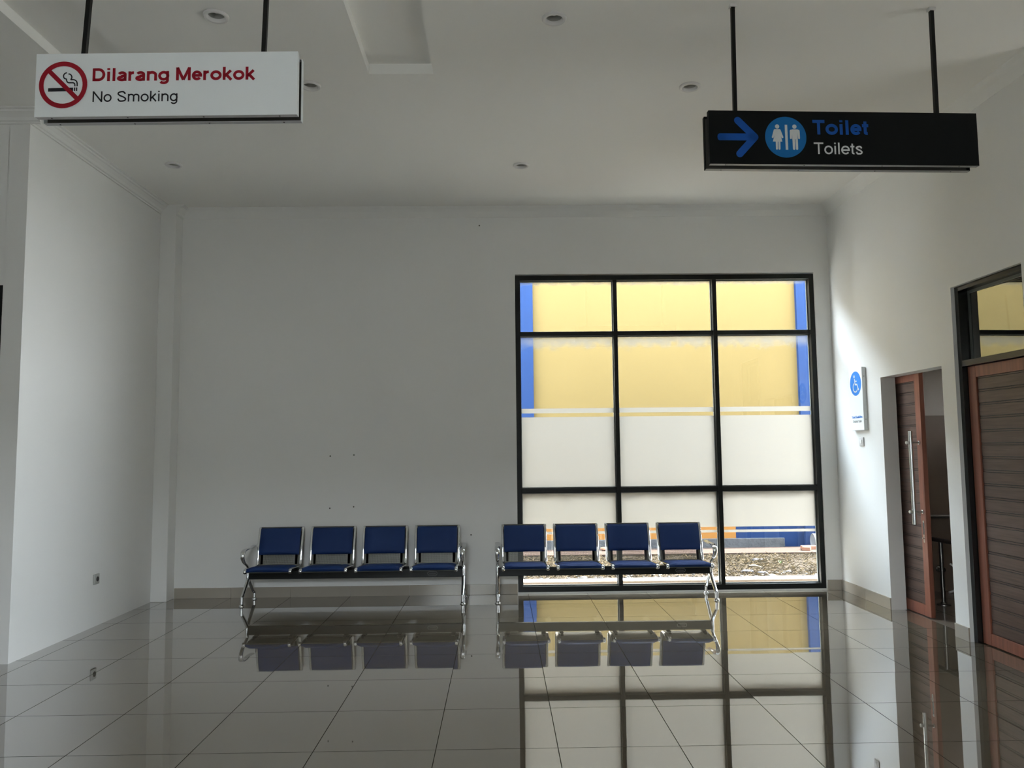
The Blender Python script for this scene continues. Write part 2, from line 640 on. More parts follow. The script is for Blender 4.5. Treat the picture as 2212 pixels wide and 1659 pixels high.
ADV = {'b': dict(D=1.0, i=.386, l=.386, a=.772, r=.54, n=.849, g=.849, M=1.157, e=.772, o=.849, k=.772, T=.849, t=.4625, b=.849, s=.772),
       'r': dict(N=1.0, o=.772, S=.926, m=1.157, k=.694, i=.308, n=.772, g=.772, T=.849, l=.308, e=.772, t=.386, s=.694, D=1.0, a=.772,
                 b=.772, d=.772, C=1.0, H=1.0, A=.926, I=.386, R=1.0, M=1.157)}


def glyph(ch, kind):
    w = 0.205 if kind == 'b' else 0.132
    A = ADV[kind].get(ch, .386)
    X = .73
    h = w / 2
    sb = .058 if kind == 'b' else .07
    l, r = sb + h, A - sb - h
    c = A / 2
    q = .04                                                     # round letters need less side bearing
    lo, ro = l - q, r + q
    rx, ry = (ro - lo) / 2, X / 2 - h + .01
    s = []
    if ch in 'il':
        s.append([(c, 0), (c, X if ch == 'i' else 1.0)])
        if ch == 'i':
            s.append([(c, .86), (c, 1.0)])
    elif ch == 'D':
        R = .5 - h
        s.append([(l, 0), (l, 1)])
        xm = r - R * .9
        s.append([(l, h), (xm, h)] + arc(xm, .5, r - xm + .02, R, -90, 90) + [(l, 1 - h)])
    elif ch == 'T':
        s.append([(.03, 1 - h), (A - .03, 1 - h)])
        s.append([(c, 0), (c, 1 - h)])
    elif ch == 'I':
        s.append([(c, 0), (c, 1)])
    elif ch == 'H':
        s += [[(l, 0), (l, 1)], [(r, 0), (r, 1)], [(l, .52), (r, .52)]]
    elif ch == 'A':
        s += [[(h + .01, 0), (c, 1 + .0)], [(c, 1), (A - h - .01, 0)], [(A * .22, .3), (A * .78, .3)]]
    elif ch == 'N':
        s += [[(l, 0), (l, 1)], [(r, 0), (r, 1)], [(l - h * .2, .99), (r + h * .2, .01)]]
    elif ch == 'M':
        s += [[(l, 0), (l, 1)], [(r, 0), (r, 1)], [(l, .98), (c, .04)], [(c, .04), (r, .98)]]
    elif ch == 'R':
        s += [[(l, 0), (l, 1)], [(l, 1 - h), (r - .25, 1 - h)] + arc(r - .25, .74, .25, .26 - h, 90, -90) + [(l, .48 + h)], [(r - .3, .48 + h), (r, 0)]]
    elif ch == 'C':
        s.append(arc(c, .5, r - l and (r - l) / 2 + .03, .5 - h + .01, 42, 318, 22))
    elif ch == 'S':
        ww = (r - l) / 2
        s.append([Vector(p) for p in spline([(r - .01, .74, 0), (c + ww * .5, .95 - h * .6, 0), (c, 1.01 - h, 0), (c - ww * .75, .90 - h * .3, 0), (l + .01, .74, 0),
                                            (c - ww * .5, .58, 0), (c + ww * .45, .44, 0), (r + .01, .27, 0), (c + ww * .75, .09 + h * .3, 0), (c, h - .01, 0),
                                            (c - ww * .65, .07 + h * .3, 0), (l - .01, .29, 0)], 5)])
    elif ch == 's':
        ww = (r - l) / 2
        s.append([Vector(p) for p in spline([(r, .52, 0), (c + ww * .6, X - h * 1.2, 0), (c, X + .01 - h, 0), (c - ww * .75, X - .10 - h * .2, 0), (l, .54, 0),
                                            (c - ww * .4, .425, 0), (c + ww * .5, .33, 0), (r + .01, .2, 0), (c + ww * .7, .055 + h * .35, 0), (c, h - .01, 0),
                                            (c - ww * .7, .05 + h * .35, 0), (l - .01, .22, 0)], 5)])
    elif ch == 'o':
        s.append(('c', arc(c, X / 2, rx, ry, 0, 350, 27)))
    elif ch == 'e':
        s.append(arc(c, X / 2, rx, ry, 0, 322, 26))
        s.append([(lo, X / 2 - .0), (ro + h * .9, X / 2)])
    elif ch in 'bdg':
        sgn = 1 if ch == 'b' else -1
        st = l if ch == 'b' else r
        s.append(('c', arc(c + sgn * .01, X / 2, rx - .01, ry, 0, 350, 27)))
        if ch == 'g':
            s.append([(st, X)] + [(st, .02)] + arc(c, .0, st - c, .28 - h, 0, -150, 12))
        else:
            s.append([(st, 0), (st, 1)])
    elif ch == 'a':
        s.append([(r, .0)] + [(r, X * .62)] + arc(c, X * .66, r - c, X * .34 - h + .01, 0, 160, 14))
        s.append([(r, X * .56), (c, X * .50)] + arc(c - .01, X * .27, c - .01 - lo, X * .27 - h + .02, 95, 290, 12) + [(r, X * .22)])
    elif ch == 'r':
        s.append([(l, 0), (l, X)])
        s.append(arc(l + .27, X - .29, .27, .29 - h, 180, 85, 8))
    elif ch == 'n':
        s.append([(l, 0), (l, X)])
        s.append(arc(c, X - .28, c - l, .28 - h + .01, 180, 0, 14) + [(r, 0)])
    elif ch == 'm':
        s.append([(l, 0), (l, X)])
        m1 = (l + r) / 2
        for a0, a1 in ((l, m1), (m1, r)):
            s.append(arc((a0 + a1) / 2, X - .25, (a1 - a0) / 2, .25 - h + .01, 180, 0, 12) + [(a1, 0)])
    elif ch == 'k':
        s += [[(l, 0), (l, 1)], [(l, .25), (r + .02, X)], [(l + (r - l) * .3, .42), (r + .06, 0)]]
    elif ch == 't':
        s.append([(c - .01, .93), (c - .01, .16)] + arc(c - .01 + .13, .16, .13, .16 - h, 180, 280, 7))
        s.append([(.02, X - h * .9), (A - .03, X - h * .9)])
    return A, w, s


def text_width(txt, kind, cap):
    return sum(ADV[kind].get(ch, .386) for ch in txt) * cap


def text(mb, txt, kind, x, z, cap, width, tf):
    """write txt from (x, z) so that it spans width; tf maps (x, z) into space"""
    k = width / text_width(txt, kind, cap)
    for ch in txt:
        if ch == ' ':
            x += .386 * cap * k
            continue
        A, w, ss = glyph(ch, kind)
        for st in ss:
            closed = isinstance(st, tuple)
            pts = st[1] if closed else st
            stroke2d(mb, [(x + p[0] * cap * k, z + p[1] * cap) for p in pts], w * cap * (0.5 + 0.5 * k), tf, closed)
        x += A * cap * k


def text_words(txt, kind, x, z, cap, width, tf, name, material, parent):
    """one mesh per word"""
    k = width / text_width(txt, kind, cap)
    for wd in txt.split(' '):
        q = MB()
        ww = text_width(wd, kind, cap) * k
        text(q, wd, kind, x, z, cap, ww, tf)
        q.build(name, material, parent, fix=False)
        x += ww + .386 * cap * k


def disc2d(mb, cx, cz, r, tf, seg=48):
    mb.bm.faces.new([mb.bm.verts.new(tf(cx + r * math.cos(2 * PI * i / seg), cz + r * math.sin(2 * PI * i / seg))) for i in range(seg)])


def poly2d(mb, pts, tf):
    mb.bm.faces.new([mb.bm.verts.new(tf(*p)) for p in pts])


def capsule2d(mb, a, b, r0, r1, tf):
    a, b = Vector(a), Vector(b)
    d = math.degrees(math.atan2(b.y - a.y, b.x - a.x))
    poly2d(mb, arc(a.x, a.y, r0, r0, d + 90, d + 270, 10) + arc(b.x, b.y, r1, r1, d - 90, d + 90, 10), tf)


# ------------------------------------------------------------------ the setting
XL, XR, YB, ZC = -3.464, 3.485, 8.124, 4.01
YF = 5.703
T = 0.15
XFAR, YREAR = -5.6, -1.0
ZTOP = 4.30

fl = MB().box(XFAR, 3.60, YREAR, YB + 0.03, -0.08, 0.0)
fl.box(3.60, 6.5, YREAR, 4.80, -0.08, 0.0)
struct('floor', fl, FLOOR, 'glossy beige tiled floor with mirror-like reflections')
struct('floor_washroom', MB().box(3.60, 6.2, 4.88, 8.0, -0.08, 0.0), WFLOOR)

# window opening
WX0, WX1, WZ0, WZ1 = 0.169, 3.322, 0.016, 3.282
mb = MB()
mb.box(XL - T, WX0, YB, YB + T, -0.08, ZTOP)
mb.box(WX1, 3.62, YB, YB + T, -0.08, ZTOP)
mb.box(WX0, WX1, YB, YB + T, WZ1 + 0.012, ZTOP)
mb.box(WX0, WX1, YB, YB + T, -0.08, WZ0)
wall_back = struct('wall_back', mb, WALL, 'plain white back wall beside and above the big window')
# small plugged screw holes and scuffs in the back wall
for x, z in ((-1.745, 1.415), (-1.503, 1.424), (-1.745, 0.885), (-1.503, 0.897), (-0.306, 0.60), (-0.20, 3.82)):
    MB().lathe([(0.0, -0.0012), (0.006, -0.0012), (0.008, 0.0)], (x, YB, z), 10, 'Y').build('screw_hole', GREYMETAL, wall_back)

struct('wall_left', MB().box(XL - T, XL, YF, YB + T, -0.08, ZTOP), WALL, 'white left wall with a power socket near the floor')
mb = MB()
mb.box(-3.612, XL - T + 0.001, YF, YF + T, -0.08, ZTOP)
mb.box(-5.2, -3.612, YF, YF + T, 2.695, ZTOP)
mb.box(XFAR, -5.2, YF, YF + T, -0.08, ZTOP)
struct('wall_left_return', mb, WALL)
struct('wall_far_left', MB().box(XFAR - T, XFAR, YREAR - T, YF + T, -0.08, ZTOP), WALL)
# corner pillar, left of the back wall
struct('wall_corner_pillar', MB().box(XL, -3.305, 7.945, YB, 0.0, ZC, 0.004), WALL, 'shallow square pillar in the left back corner')

# right wall with two door openings
D1Y0, D1Y1, D1Z = 6.115, 7.115, 2.085
D2Y0, D2Y1, D2Z = 5.108, 5.935, 2.672
XRO = 3.62
mb = MB()
mb.box(XR, XRO, D1Y1, YB, -0.08, ZTOP)
mb.box(XR, XRO, D1Y0, D1Y1, D1Z, ZTOP)
mb.box(XR, XRO, D2Y1, D1Y0, -0.08, ZTOP)
mb.box(XR, XRO, D2Y0, D2Y1, D2Z, ZTOP)
mb.box(XR, XRO, 4.78, D2Y0, -0.08, ZTOP)
struct('wall_right', mb, WALL, 'white right wall with an open doorway and a framed timber door')

# room widened unseen to the right, to set the added side opening further off
S_ = SIDE
mb = MB().box(S_['x'], S_['x'] + T, YREAR - T, S_['y0'], -0.08, ZTOP)
mb.box(S_['x'], S_['x'] + T, S_['y1'], 4.88, -0.08, ZTOP)
mb.box(S_['x'], S_['x'] + T, S_['y0'], S_['y1'], S_['z1'], ZTOP)
struct('wall_unseen_side', mb, WALL)
# rear wall behind the camera, with an unseen opening added to light the sign
E_ = REAR_FILL
mb = MB().box(XFAR, E_['x0'], YREAR - T, YREAR, -0.08, ZTOP)
mb.box(E_['x1'], S_['x'] + T, YREAR - T, YREAR, -0.08, ZTOP)
mb.box(E_['x0'], E_['x1'], YREAR - T, YREAR, E_['z1'], ZTOP)
struct('wall_rear', mb, WALL)

# washroom shell behind the right wall
struct('wall_washroom_back', MB().box(3.62, 6.2, 8.0, 8.0 + T, -0.08, ZTOP), WWALL)
struct('wall_washroom_tiles', MB().box(3.665, 6.2, 7.985, 8.0, 0.0, 1.765), WTILE)
mb = MB().box(6.2, 6.3, 4.78, 6.6, -0.08, ZTOP)
mb.box(6.2, 6.3, 7.3, 8.0 + T, -0.08, ZTOP)
mb.box(6.2, 6.3, 6.6, 7.3, -0.08, 2.1)  # unseen high gap left open above, added to brighten the washroom
mb.box(6.2, 6.3, 6.6, 7.3, 2.6, ZTOP)
struct('wall_washroom_side', mb, WWALL)
struct('wall_washroom_front', MB().box(3.62, 6.5, 4.78, 4.88, -0.08, ZTOP), WWALL)
struct('wall_washroom_divider', MB().box(3.72, 6.2, 5.98, 6.06, 0.0, ZTOP), WWALL)

# ceiling: one plane with two shallow slots and round cut-outs for the downlights, and a slab above
DL = [(-1.639, 4.428), (-1.30, 5.31), (-2.871, 6.821), (0.212, 6.873), (0.343, 4.46), (1.364, 5.346)]
DLR = 0.054
SLOTS = [(-2.855, -2.40, -0.6, 5.15), (-0.868, -0.431, -0.6, 5.15)]
SLOT_H = 0.072
bm = bmesh.new()


def loop(pts):
    vs = [bm.verts.new((p[0], p[1], ZC)) for p in pts]
    return [bm.edges.new((vs[i], vs[(i + 1) % len(vs)])) for i in range(len(vs))]


edges = loop([(XFAR, YREAR), (6.5, YREAR), (6.5, 4.78), (XR, 4.78), (XR, YB), (XL, YB), (XL, YF), (XFAR, YF)])
for x0, x1, y0, y1 in SLOTS:
    edges += loop([(x0, y0), (x1, y0), (x1, y1), (x0, y1)])
for x, y in DL:
    edges += loop([(x + DLR * math.cos(2 * PI * k / 32), y + DLR * math.sin(2 * PI * k / 32)) for k in range(32)])
bmesh.ops.triangle_fill(bm, use_beauty=True, use_dissolve=False, edges=edges, normal=(0, 0, -1))
for f in bm.faces:
    if f.normal.z > 0:
        f.normal_flip()
for x0, x1, y0, y1 in SLOTS:
    P = [(x0, y0), (x0, y1), (x1, y1), (x1, y0)]
    for i in range(4):
        a, b = P[i], P[(i + 1) % 4]
        bm.faces.new([bm.verts.new(p) for p in ((a[0], a[1], ZC), (b[0], b[1], ZC), (b[0], b[1], ZC + SLOT_H), (a[0], a[1], ZC + SLOT_H))])
for bx in ((XFAR - T, 10.0, YREAR - 3.4, YB + T, ZC + SLOT_H, ZTOP + 0.1),):  # slab juts out unseen past both added openings, to block high sky
    r = bmesh.ops.create_cube(bm, size=1)
    for v in r['verts']:
        v.co = Vector(((bx[0] + bx[1]) / 2 + v.co.x * (bx[1] - bx[0]), (bx[2] + bx[3]) / 2 + v.co.y * (bx[3] - bx[2]), (bx[4] + bx[5]) / 2 + v.co.z * (bx[5] - bx[4])))
me = bpy.data.meshes.new('ceiling')
bm.to_mesh(me)
bm.free()
me.materials.append(CEIL)
ceil = bpy.data.objects.new('ceiling', me)
COL.objects.link(ceil)
tag(ceil, 'white plaster ceiling with two shallow slots', kind='structure')

# cornices: stepped plaster profile
PROF = [(0.0, -0.105), (0.012, -0.105), (0.012, -0.090), (0.022, -0.084), (0.030, -0.062), (0.050, -0.036), (0.062, -0.030), (0.062, -0.016), (0.080, -0.012), (0.080, 0.0), (0.0, 0.0)]


PROF_PLAIN = [(0.0, -0.105), (0.004, -0.104), (0.018, -0.080), (0.036, -0.050), (0.056, -0.025), (0.076, -0.006), (0.080, 0.0), (0.0, 0.0)]


def cornice(n, p0, p1, outward, prof=PROF):
    """profile swept from p0 to p1, outward = direction away from the wall"""
    p0, p1, w = Vector((*p0, ZC)), Vector((*p1, ZC)), Vector((*outward, 0))
    q = MB()
    q.poly([p0 + w * a + Vector((0, 0, b)) for a, b in prof], p1 - p0)
    struct('trim_%d' % n, q, CORN)


cornice(1, (-3.305, YB), (XR, YB), (0, -1), PROF_PLAIN)
cornice(2, (XL, YF), (XL, 7.945), (1, 0))
cornice(3, (XR, 4.78), (XR, YB), (-1, 0), PROF_PLAIN)
cornice(4, (-3.305, 7.945), (-3.305, YB), (1, 0))
cornice(5, (XFAR, YF), (XL + 0.08, YF), (0, -1))

# baseboards: tiles of one floor-tile length
BH = 0.103


def baseboard(name, segs):
    q = MB()
    for s in segs:
        q.box(*s, 0.0, BH, 0.0015)
    struct(name, q, BASEB)


xs = [-3.30, -2.7296, -2.1296, -1.5296, -0.9296, -0.3296, WX0 - 0.004]
baseboard('baseboard_back', [(a + 0.001, b - 0.001, YB - 0.011, YB) for a, b in zip(xs, xs[1:])] + [(WX1 + 0.006, XR - 0.011, YB - 0.011, YB)])
ys = [D1Y1, 7.6, YB]
baseboard('baseboard_right', [(XR - 0.011, XR, a + 0.001, b - 0.001) for a, b in zip(ys, ys[1:])] + [(XR - 0.011, XR, D2Y1, D1Y0)])

# ------------------------------------------------------------------ big window
win = empty('window_1', (0, 0, 0), 'tall black framed window of nine panes with frosted film', kind='structure')
FY0, FY1 = YB + 0.012, YB + 0.105
GY = YB + 0.082
f = MB()
FW = 0.048
f.box(WX0, WX0 + FW, FY0, FY1, WZ0, WZ1)
f.box(WX1 - FW, WX1, FY0, FY1, WZ0, WZ1)
f.box(WX0 + FW, WX1 - FW, FY0, FY1, WZ1 - 0.05, WZ1)
f.box(WX0 + FW, WX1 - FW, FY0, FY1, WZ0, WZ0 + 0.052)
f.build('window_frame', BLACK, win)
MULL = [(1.198, 1.240), (2.247, 2.291)]
TRANS = [(1.012, 1.062), (2.643, 2.688)]
for a, b in MULL:
    MB().box(a, b, FY0 + 0.004, FY1, WZ0 + 0.052, WZ1 - 0.05, 0.002).build('mullion', BLACK, win)
colx = [(WX0 + FW, MULL[0][0]), (MULL[0][1], MULL[1][0]), (MULL[1][1], WX1 - FW)]
for a, b in TRANS:
    q = MB()
    for x0, x1 in colx:
        q.box(x0, x1, FY0 + 0.006, FY1, a, b, 0.002)
    q.build('transom', BLACK, win)
rows = [(WZ0 + 0.052, TRANS[0][0]), (TRANS[0][1], TRANS[1][0]), (TRANS[1][1], WZ1 - 0.05)]
bead = MB()
for x0, x1 in colx:
    for z0, z1 in rows:
        bead.box(x0, x0 + 0.008, GY - 0.010, GY + 0.012, z0, z1)
        bead.box(x1 - 0.008, x1, GY - 0.010, GY + 0.012, z0, z1)
        bead.box(x0 + 0.008, x1 - 0.008, GY - 0.010, GY + 0.012, z0, z0 + 0.008)
        bead.box(x0 + 0.008, x1 - 0.008, GY - 0.010, GY + 0.012, z1 - 0.008, z1)
bead.build('glazing_bead', GREYBEAD, win)
FILMZ = {0: [(0.586, 0.613), (0.643, None)], 1: [(None, 1.796), (1.836, 1.886)], 2: []}
for ri, (z0, z1) in enumerate(rows):
    for x0, x1 in colx:
        q = MB()
        q.box(x0 + 0.004, x1 - 0.004, GY, GY + 0.005, z0 + 0.004, z1 - 0.004)
        pane = q.build('pane', GLASS, win)
        fz = FILMZ[ri]
        if fz:
            q = MB()
            for a, b in fz:
                a = z0 + 0.008 if a is None else a
                b = z1 - 0.008 if b is None else b
                q.poly([(x0 + 0.008, GY - 0.003, a), (x1 - 0.008, GY - 0.003, a), (x1 - 0.008, GY - 0.003, b), (x0 + 0.008, GY - 0.003, b)])
            q.build('frosted_film', FILM, pane)

# ------------------------------------------------------------------ black framed doorway at the far left edge
dl = empty('door_3', (0, 0, 0), 'black framed glass door at the far left edge', kind='structure')
q = MB()
q.box(-3.672, -3.612, YF + 0.0, YF + 0.11, 0, 2.695)
q.box(-5.2, -5.14, YF, YF + 0.11, 0, 2.695)
q.box(-5.14, -3.672, YF, YF + 0.11, 2.63, 2.695)
q.box(-5.14, -3.672, YF, YF + 0.11, 2.02, 2.07)
q.box(-4.44, -4.38, YF, YF + 0.11, 0, 2.02)
q.build('door_frame', BLACK, dl)
for x0, x1, z0, z1 in ((-5.14, -4.44, 0.0, 2.02), (-4.38, -3.672, 0.0, 2.02), (-5.14, -3.672, 2.07, 2.63)):
    MB().box(x0, x1, YF + 0.05, YF + 0.058, z0, z1).build('pane', DARK, dl)


# ------------------------------------------------------------------ doors in the right wall
def slatted_leaf(parent, x0, x1, y0, y1, z0, z1, stile, top, bottom, pitch):
    """timber leaf: frame of stiles and rails round a panel of horizontal boards; x0 = room side"""
    q = MB()
    q.box(x0, x1, y0, y0 + stile, z0, z1, 0.003)
    q.box(x0, x1, y1 - stile, y1, z0, z1, 0.003)
    q.box(x0 + 0.0015, x1 - 0.0015, y0 + stile, y1 - stile, z1 - top, z1 - 0.001, 0.002)
    q.box(x0 + 0.0015, x1 - 0.0015, y0 + stile, y1 - stile, z0 + 0.001, z0 + bottom, 0.002)
    q.build('leaf_frame', WOODF, parent)
    s = MB()
    zz = z0 + bottom
    zt = z1 - top
    n = max(1, round((zt - zz) / pitch))
    h = (zt - zz) / n
    for i in range(n):
        a = zz + i * h
        # board with a rounded bead line along its upper edge
        s.box(x0 + 0.011, x1 - 0.011, y0 + stile, y1 - stile, a + 0.004, a + h - 0.016, 0.002)
        s.box(x0 + 0.014, x1 - 0.014, y0 + stile, y1 - stile, a + h - 0.011, a + h - 0.0015, 0.0015)
    sp_ = s.build('slat_panel', WOODS, parent)
    MB().box(x0 + 0.0178, x1 - 0.0178, y0 + stile, y1 - stile, zz, zt).build('panel_core', DARK, sp_)


d1 = empty('door_1', (3.64, 7.2, 0), 'half open timber sliding door with a long steel pull bar', kind='structure')
d1m = d1.matrix_world.copy()


def reparent(root, start):
    for o in list(COL.objects)[start:]:
        if o.parent is None and o is not root:
            o.parent = root


LX = 3.627
inv = Matrix.Translation(-Vector((3.64, 7.2, 0)))
SHIFT = Vector((3.64, 7.2, 0))


def rel(p):
    return tuple(Vector(p) - SHIFT)


slatted_leaf(d1, LX - 3.64, LX + 0.040 - 3.64, 6.725 - 7.2, 7.70 - 7.2, 0.006, 2.125, 0.085, 0.10, 0.095, 0.098)
# pull bar with two through standoffs
hb = MB()
hb.tube([rel((3.555, 6.775, 0.785)), rel((3.555, 6.775, 1.587))], 0.0185, 18)
h_ = hb.build('pull_bar', STEEL, d1, 40)
for z in (0.893, 1.486):
    q = MB()
    q.tube([rel((3.555, 6.778, z)), rel((LX, 6.765, z))], 0.011, 14, up=(0, 0, 1))
    q.lathe([(0.0, -0.030), (0.014, -0.030), (0.017, -0.024), (0.017, -0.012), (0.011, -0.008), (0.0, -0.008)], rel((3.545, 6.778, z)), 18, 'X')
    q.lathe([(0.0, -0.010), (0.017, -0.010), (0.017, 0.0), (0.0, 0.0)], rel((LX, 6.765, z)), 18, 'X')
    q.build('standoff', STEEL, h_, 40)
lp = MB().box(*[v for v in (LX - 0.003 - 3.64, LX + 0.001 - 3.64, 6.757 - 7.2, 6.779 - 7.2)], 0.632, 0.818, 0.001).build('lock_plate', CHROMER, d1)
MB().box(LX - 0.004 - 3.64, LX - 0.001 - 3.64, 6.762 - 7.2, 6.774 - 7.2, 0.70, 0.80).build('finger_recess', DARK, lp)
MB().lathe([(0.0, -0.014), (0.007, -0.013), (0.008, -0.004), (0.008, 0.0), (0, 0)], rel((LX - 0.002, 6.768, 0.670)), 14, 'X').build('lock_knob', STEEL, lp, 40)
# top track hidden behind the lintel
MB().box(LX - 0.002 - 3.64, LX + 0.05 - 3.64, 5.98 - 7.2 + 0.1, 0.75, 2.13, 2.17).build('door_track', GREYMETAL, d1)

d2 = empty('door_2', (0, 0, 0), 'closed timber door with a glass transom in a black frame', kind='structure')
q = MB()
FX0, FX1 = 3.515, 3.615
q.box(FX0, FX1, D2Y1 - 0.045, D2Y1, 0, D2Z)
q.box(FX0, FX1, D2Y0, D2Y0 + 0.045, 0, D2Z)
q.box(FX0, FX1, D2Y0 + 0.045, D2Y1 - 0.045, D2Z - 0.035, D2Z)
q.build('door_frame', BLACKG, d2)
MB().box(FX0 - 0.002, FX1, D2Y0 + 0.045, D2Y1 - 0.045, 2.055, 2.10, 0.002).build('transom_bar', BLACKG, d2)
slatted_leaf(d2, 3.553, 3.593, D2Y0 + 0.048, D2Y1 - 0.049, 0.006, 2.052, 0.095, 0.085, 0.085, 0.0975)
q = MB()
y0, y1, z0, z1 = D2Y0 + 0.045, D2Y1 - 0.045, 2.10, D2Z - 0.035
q.box(3.588, 3.602, y1 - 0.022, y1, z0, z1)
q.box(3.588, 3.602, y0, y0 + 0.022, z0, z1)
q.box(3.588, 3.602, y0 + 0.022, y1 - 0.022, z1 - 0.022, z1)
q.build('glazing_bead', GREYBEAD, d2)
TILT = -0.036
ym = (y0 + y1) / 2
q = MB()
q.poly([(3.605 + (y - ym) * TILT, y, z) for y, z in ((y0, z0), (y1, z0), (y1, z1), (y0, z1))])
q.build('transom_pane', TINTGLASS, d2)


# ------------------------------------------------------------------ four-seat airport benches
def side_rail(mb, xc, w=0.022):
    """chrome strip following the L profile of a seat, with a curl at the front"""
    prof = [(-0.283, 0.322), (-0.296, 0.333), (-0.290, 0.350), (-0.268, 0.357), (-0.20, 0.354), (0.0, 0.341), (0.06, 0.338), (0.090, 0.352),
            (0.104, 0.392), (0.125, 0.50), (0.155, 0.60), (0.188, 0.690), (0.203, 0.704)]
    path = spline([(xc, a, b) for a, b in prof], 5)
    mb.tube(path, [(w / 2 + 0.004, 0.0085)] * len(path), 12, up=(1, 0, 0))


def pad(mb, x0, x1, prof, th, bulge):
    """upholstered slab following a (y, z) profile; thickness th on the upper side, edges rounded"""
    n = len(prof)
    nx = 10
    grid = []
    P = [Vector((0, a, b)) for a, b in prof]
    for i in range(n):
        t = (P[min(i + 1, n - 1)] - P[max(i - 1, 0)]).normalized()
        nn = Vector((1, 0, 0)).cross(t)
        if nn.z < 0 and abs(nn.z) > abs(nn.y):
            nn = -nn
        elif nn.y > 0 and abs(nn.y) >= abs(nn.z):
            nn = -nn
        u = i / (n - 1)
        row = []
        for j in range(nx + 1):
            v = j / nx
            ex = min(1, min(u, 1 - u) / 0.07) ** 0.5 if u not in (0, 1) else 0
            ev = min(1, min(v, 1 - v) / 0.07) ** 0.5 if v not in (0, 1) else 0
            hgt = th * (0.25 + 0.75 * min(ex, ev)) + bulge * math.sin(PI * v) * math.sin(PI * u)
            row.append((P[i] + Vector((x0 + (x1 - x0) * v, 0, 0)), nn, hgt))
        grid.append(row)
    top = [[mb.bm.verts.new(p + nn * hh) for p, nn, hh in row] for row in grid]
    bot = [[mb.bm.verts.new(p) for p, nn, hh in row] for row in grid]
    for i in range(n - 1):
        for j in range(nx):
            mb.bm.faces.new((top[i][j], top[i][j + 1], top[i + 1][j + 1], top[i + 1][j]))
            mb.bm.faces.new((bot[i][j], bot[i + 1][j], bot[i + 1][j + 1], bot[i][j + 1]))
    for i in range(n - 1):
        for j in (0, nx):
            mb.bm.faces.new((top[i][j], top[i + 1][j], bot[i + 1][j], bot[i][j]))
    for j in range(nx):
        for i in (0, n - 1):
            mb.bm.faces.new((top[i][j], top[i][j + 1], bot[i][j + 1], bot[i][j]))


SEATW = 0.445
BACK_PROF = [(0.135, 0.445), (0.138, 0.458), (0.143, 0.475), (0.150, 0.51), (0.160, 0.55), (0.171, 0.59), (0.185, 0.635), (0.197, 0.670), (0.204, 0.688), (0.210, 0.698)]
BACK_PROF = [(a - 0.036, b) for a, b in BACK_PROF]
SEAT_PROF = [(-0.292, 0.334), (-0.290, 0.346), (-0.278, 0.356), (-0.255, 0.360), (-0.20, 0.356), (-0.10, 0.347), (0.0, 0.339), (0.04, 0.336), (0.058, 0.335)]


def perforated(mb, x0, x1, p0, p1, nx, nz):
    """sheet strip between (y,z) points p0 and p1 with a grid of octagonal holes"""
    p0, p1 = Vector((0, *p0)), Vector((0, *p1))
    ux = (x1 - x0) / nx
    for j in range(nz):
        for i in range(nx):
            def pt(u, v):
                return Vector((x0 + (i + u) * ux, 0, 0)) + p0 + (p1 - p0) * ((j + v) / nz)
            outer = [(0, 0), (.5, 0), (1, 0), (1, .5), (1, 1), (.5, 1), (0, 1), (0, .5)]
            inner = [(.5 + .37 * math.cos(math.radians(-135 + 45 * k)), .5 + .37 * math.sin(math.radians(-135 + 45 * k))) for k in range(8)]
            vo = [mb.bm.verts.new(pt(*q)) for q in outer]
            vi = [mb.bm.verts.new(pt(*q)) for q in inner]
            for k in range(8):
                mb.bm.faces.new((vo[k], vo[(k + 1) % 8], vi[(k + 1) % 8], vi[k]))


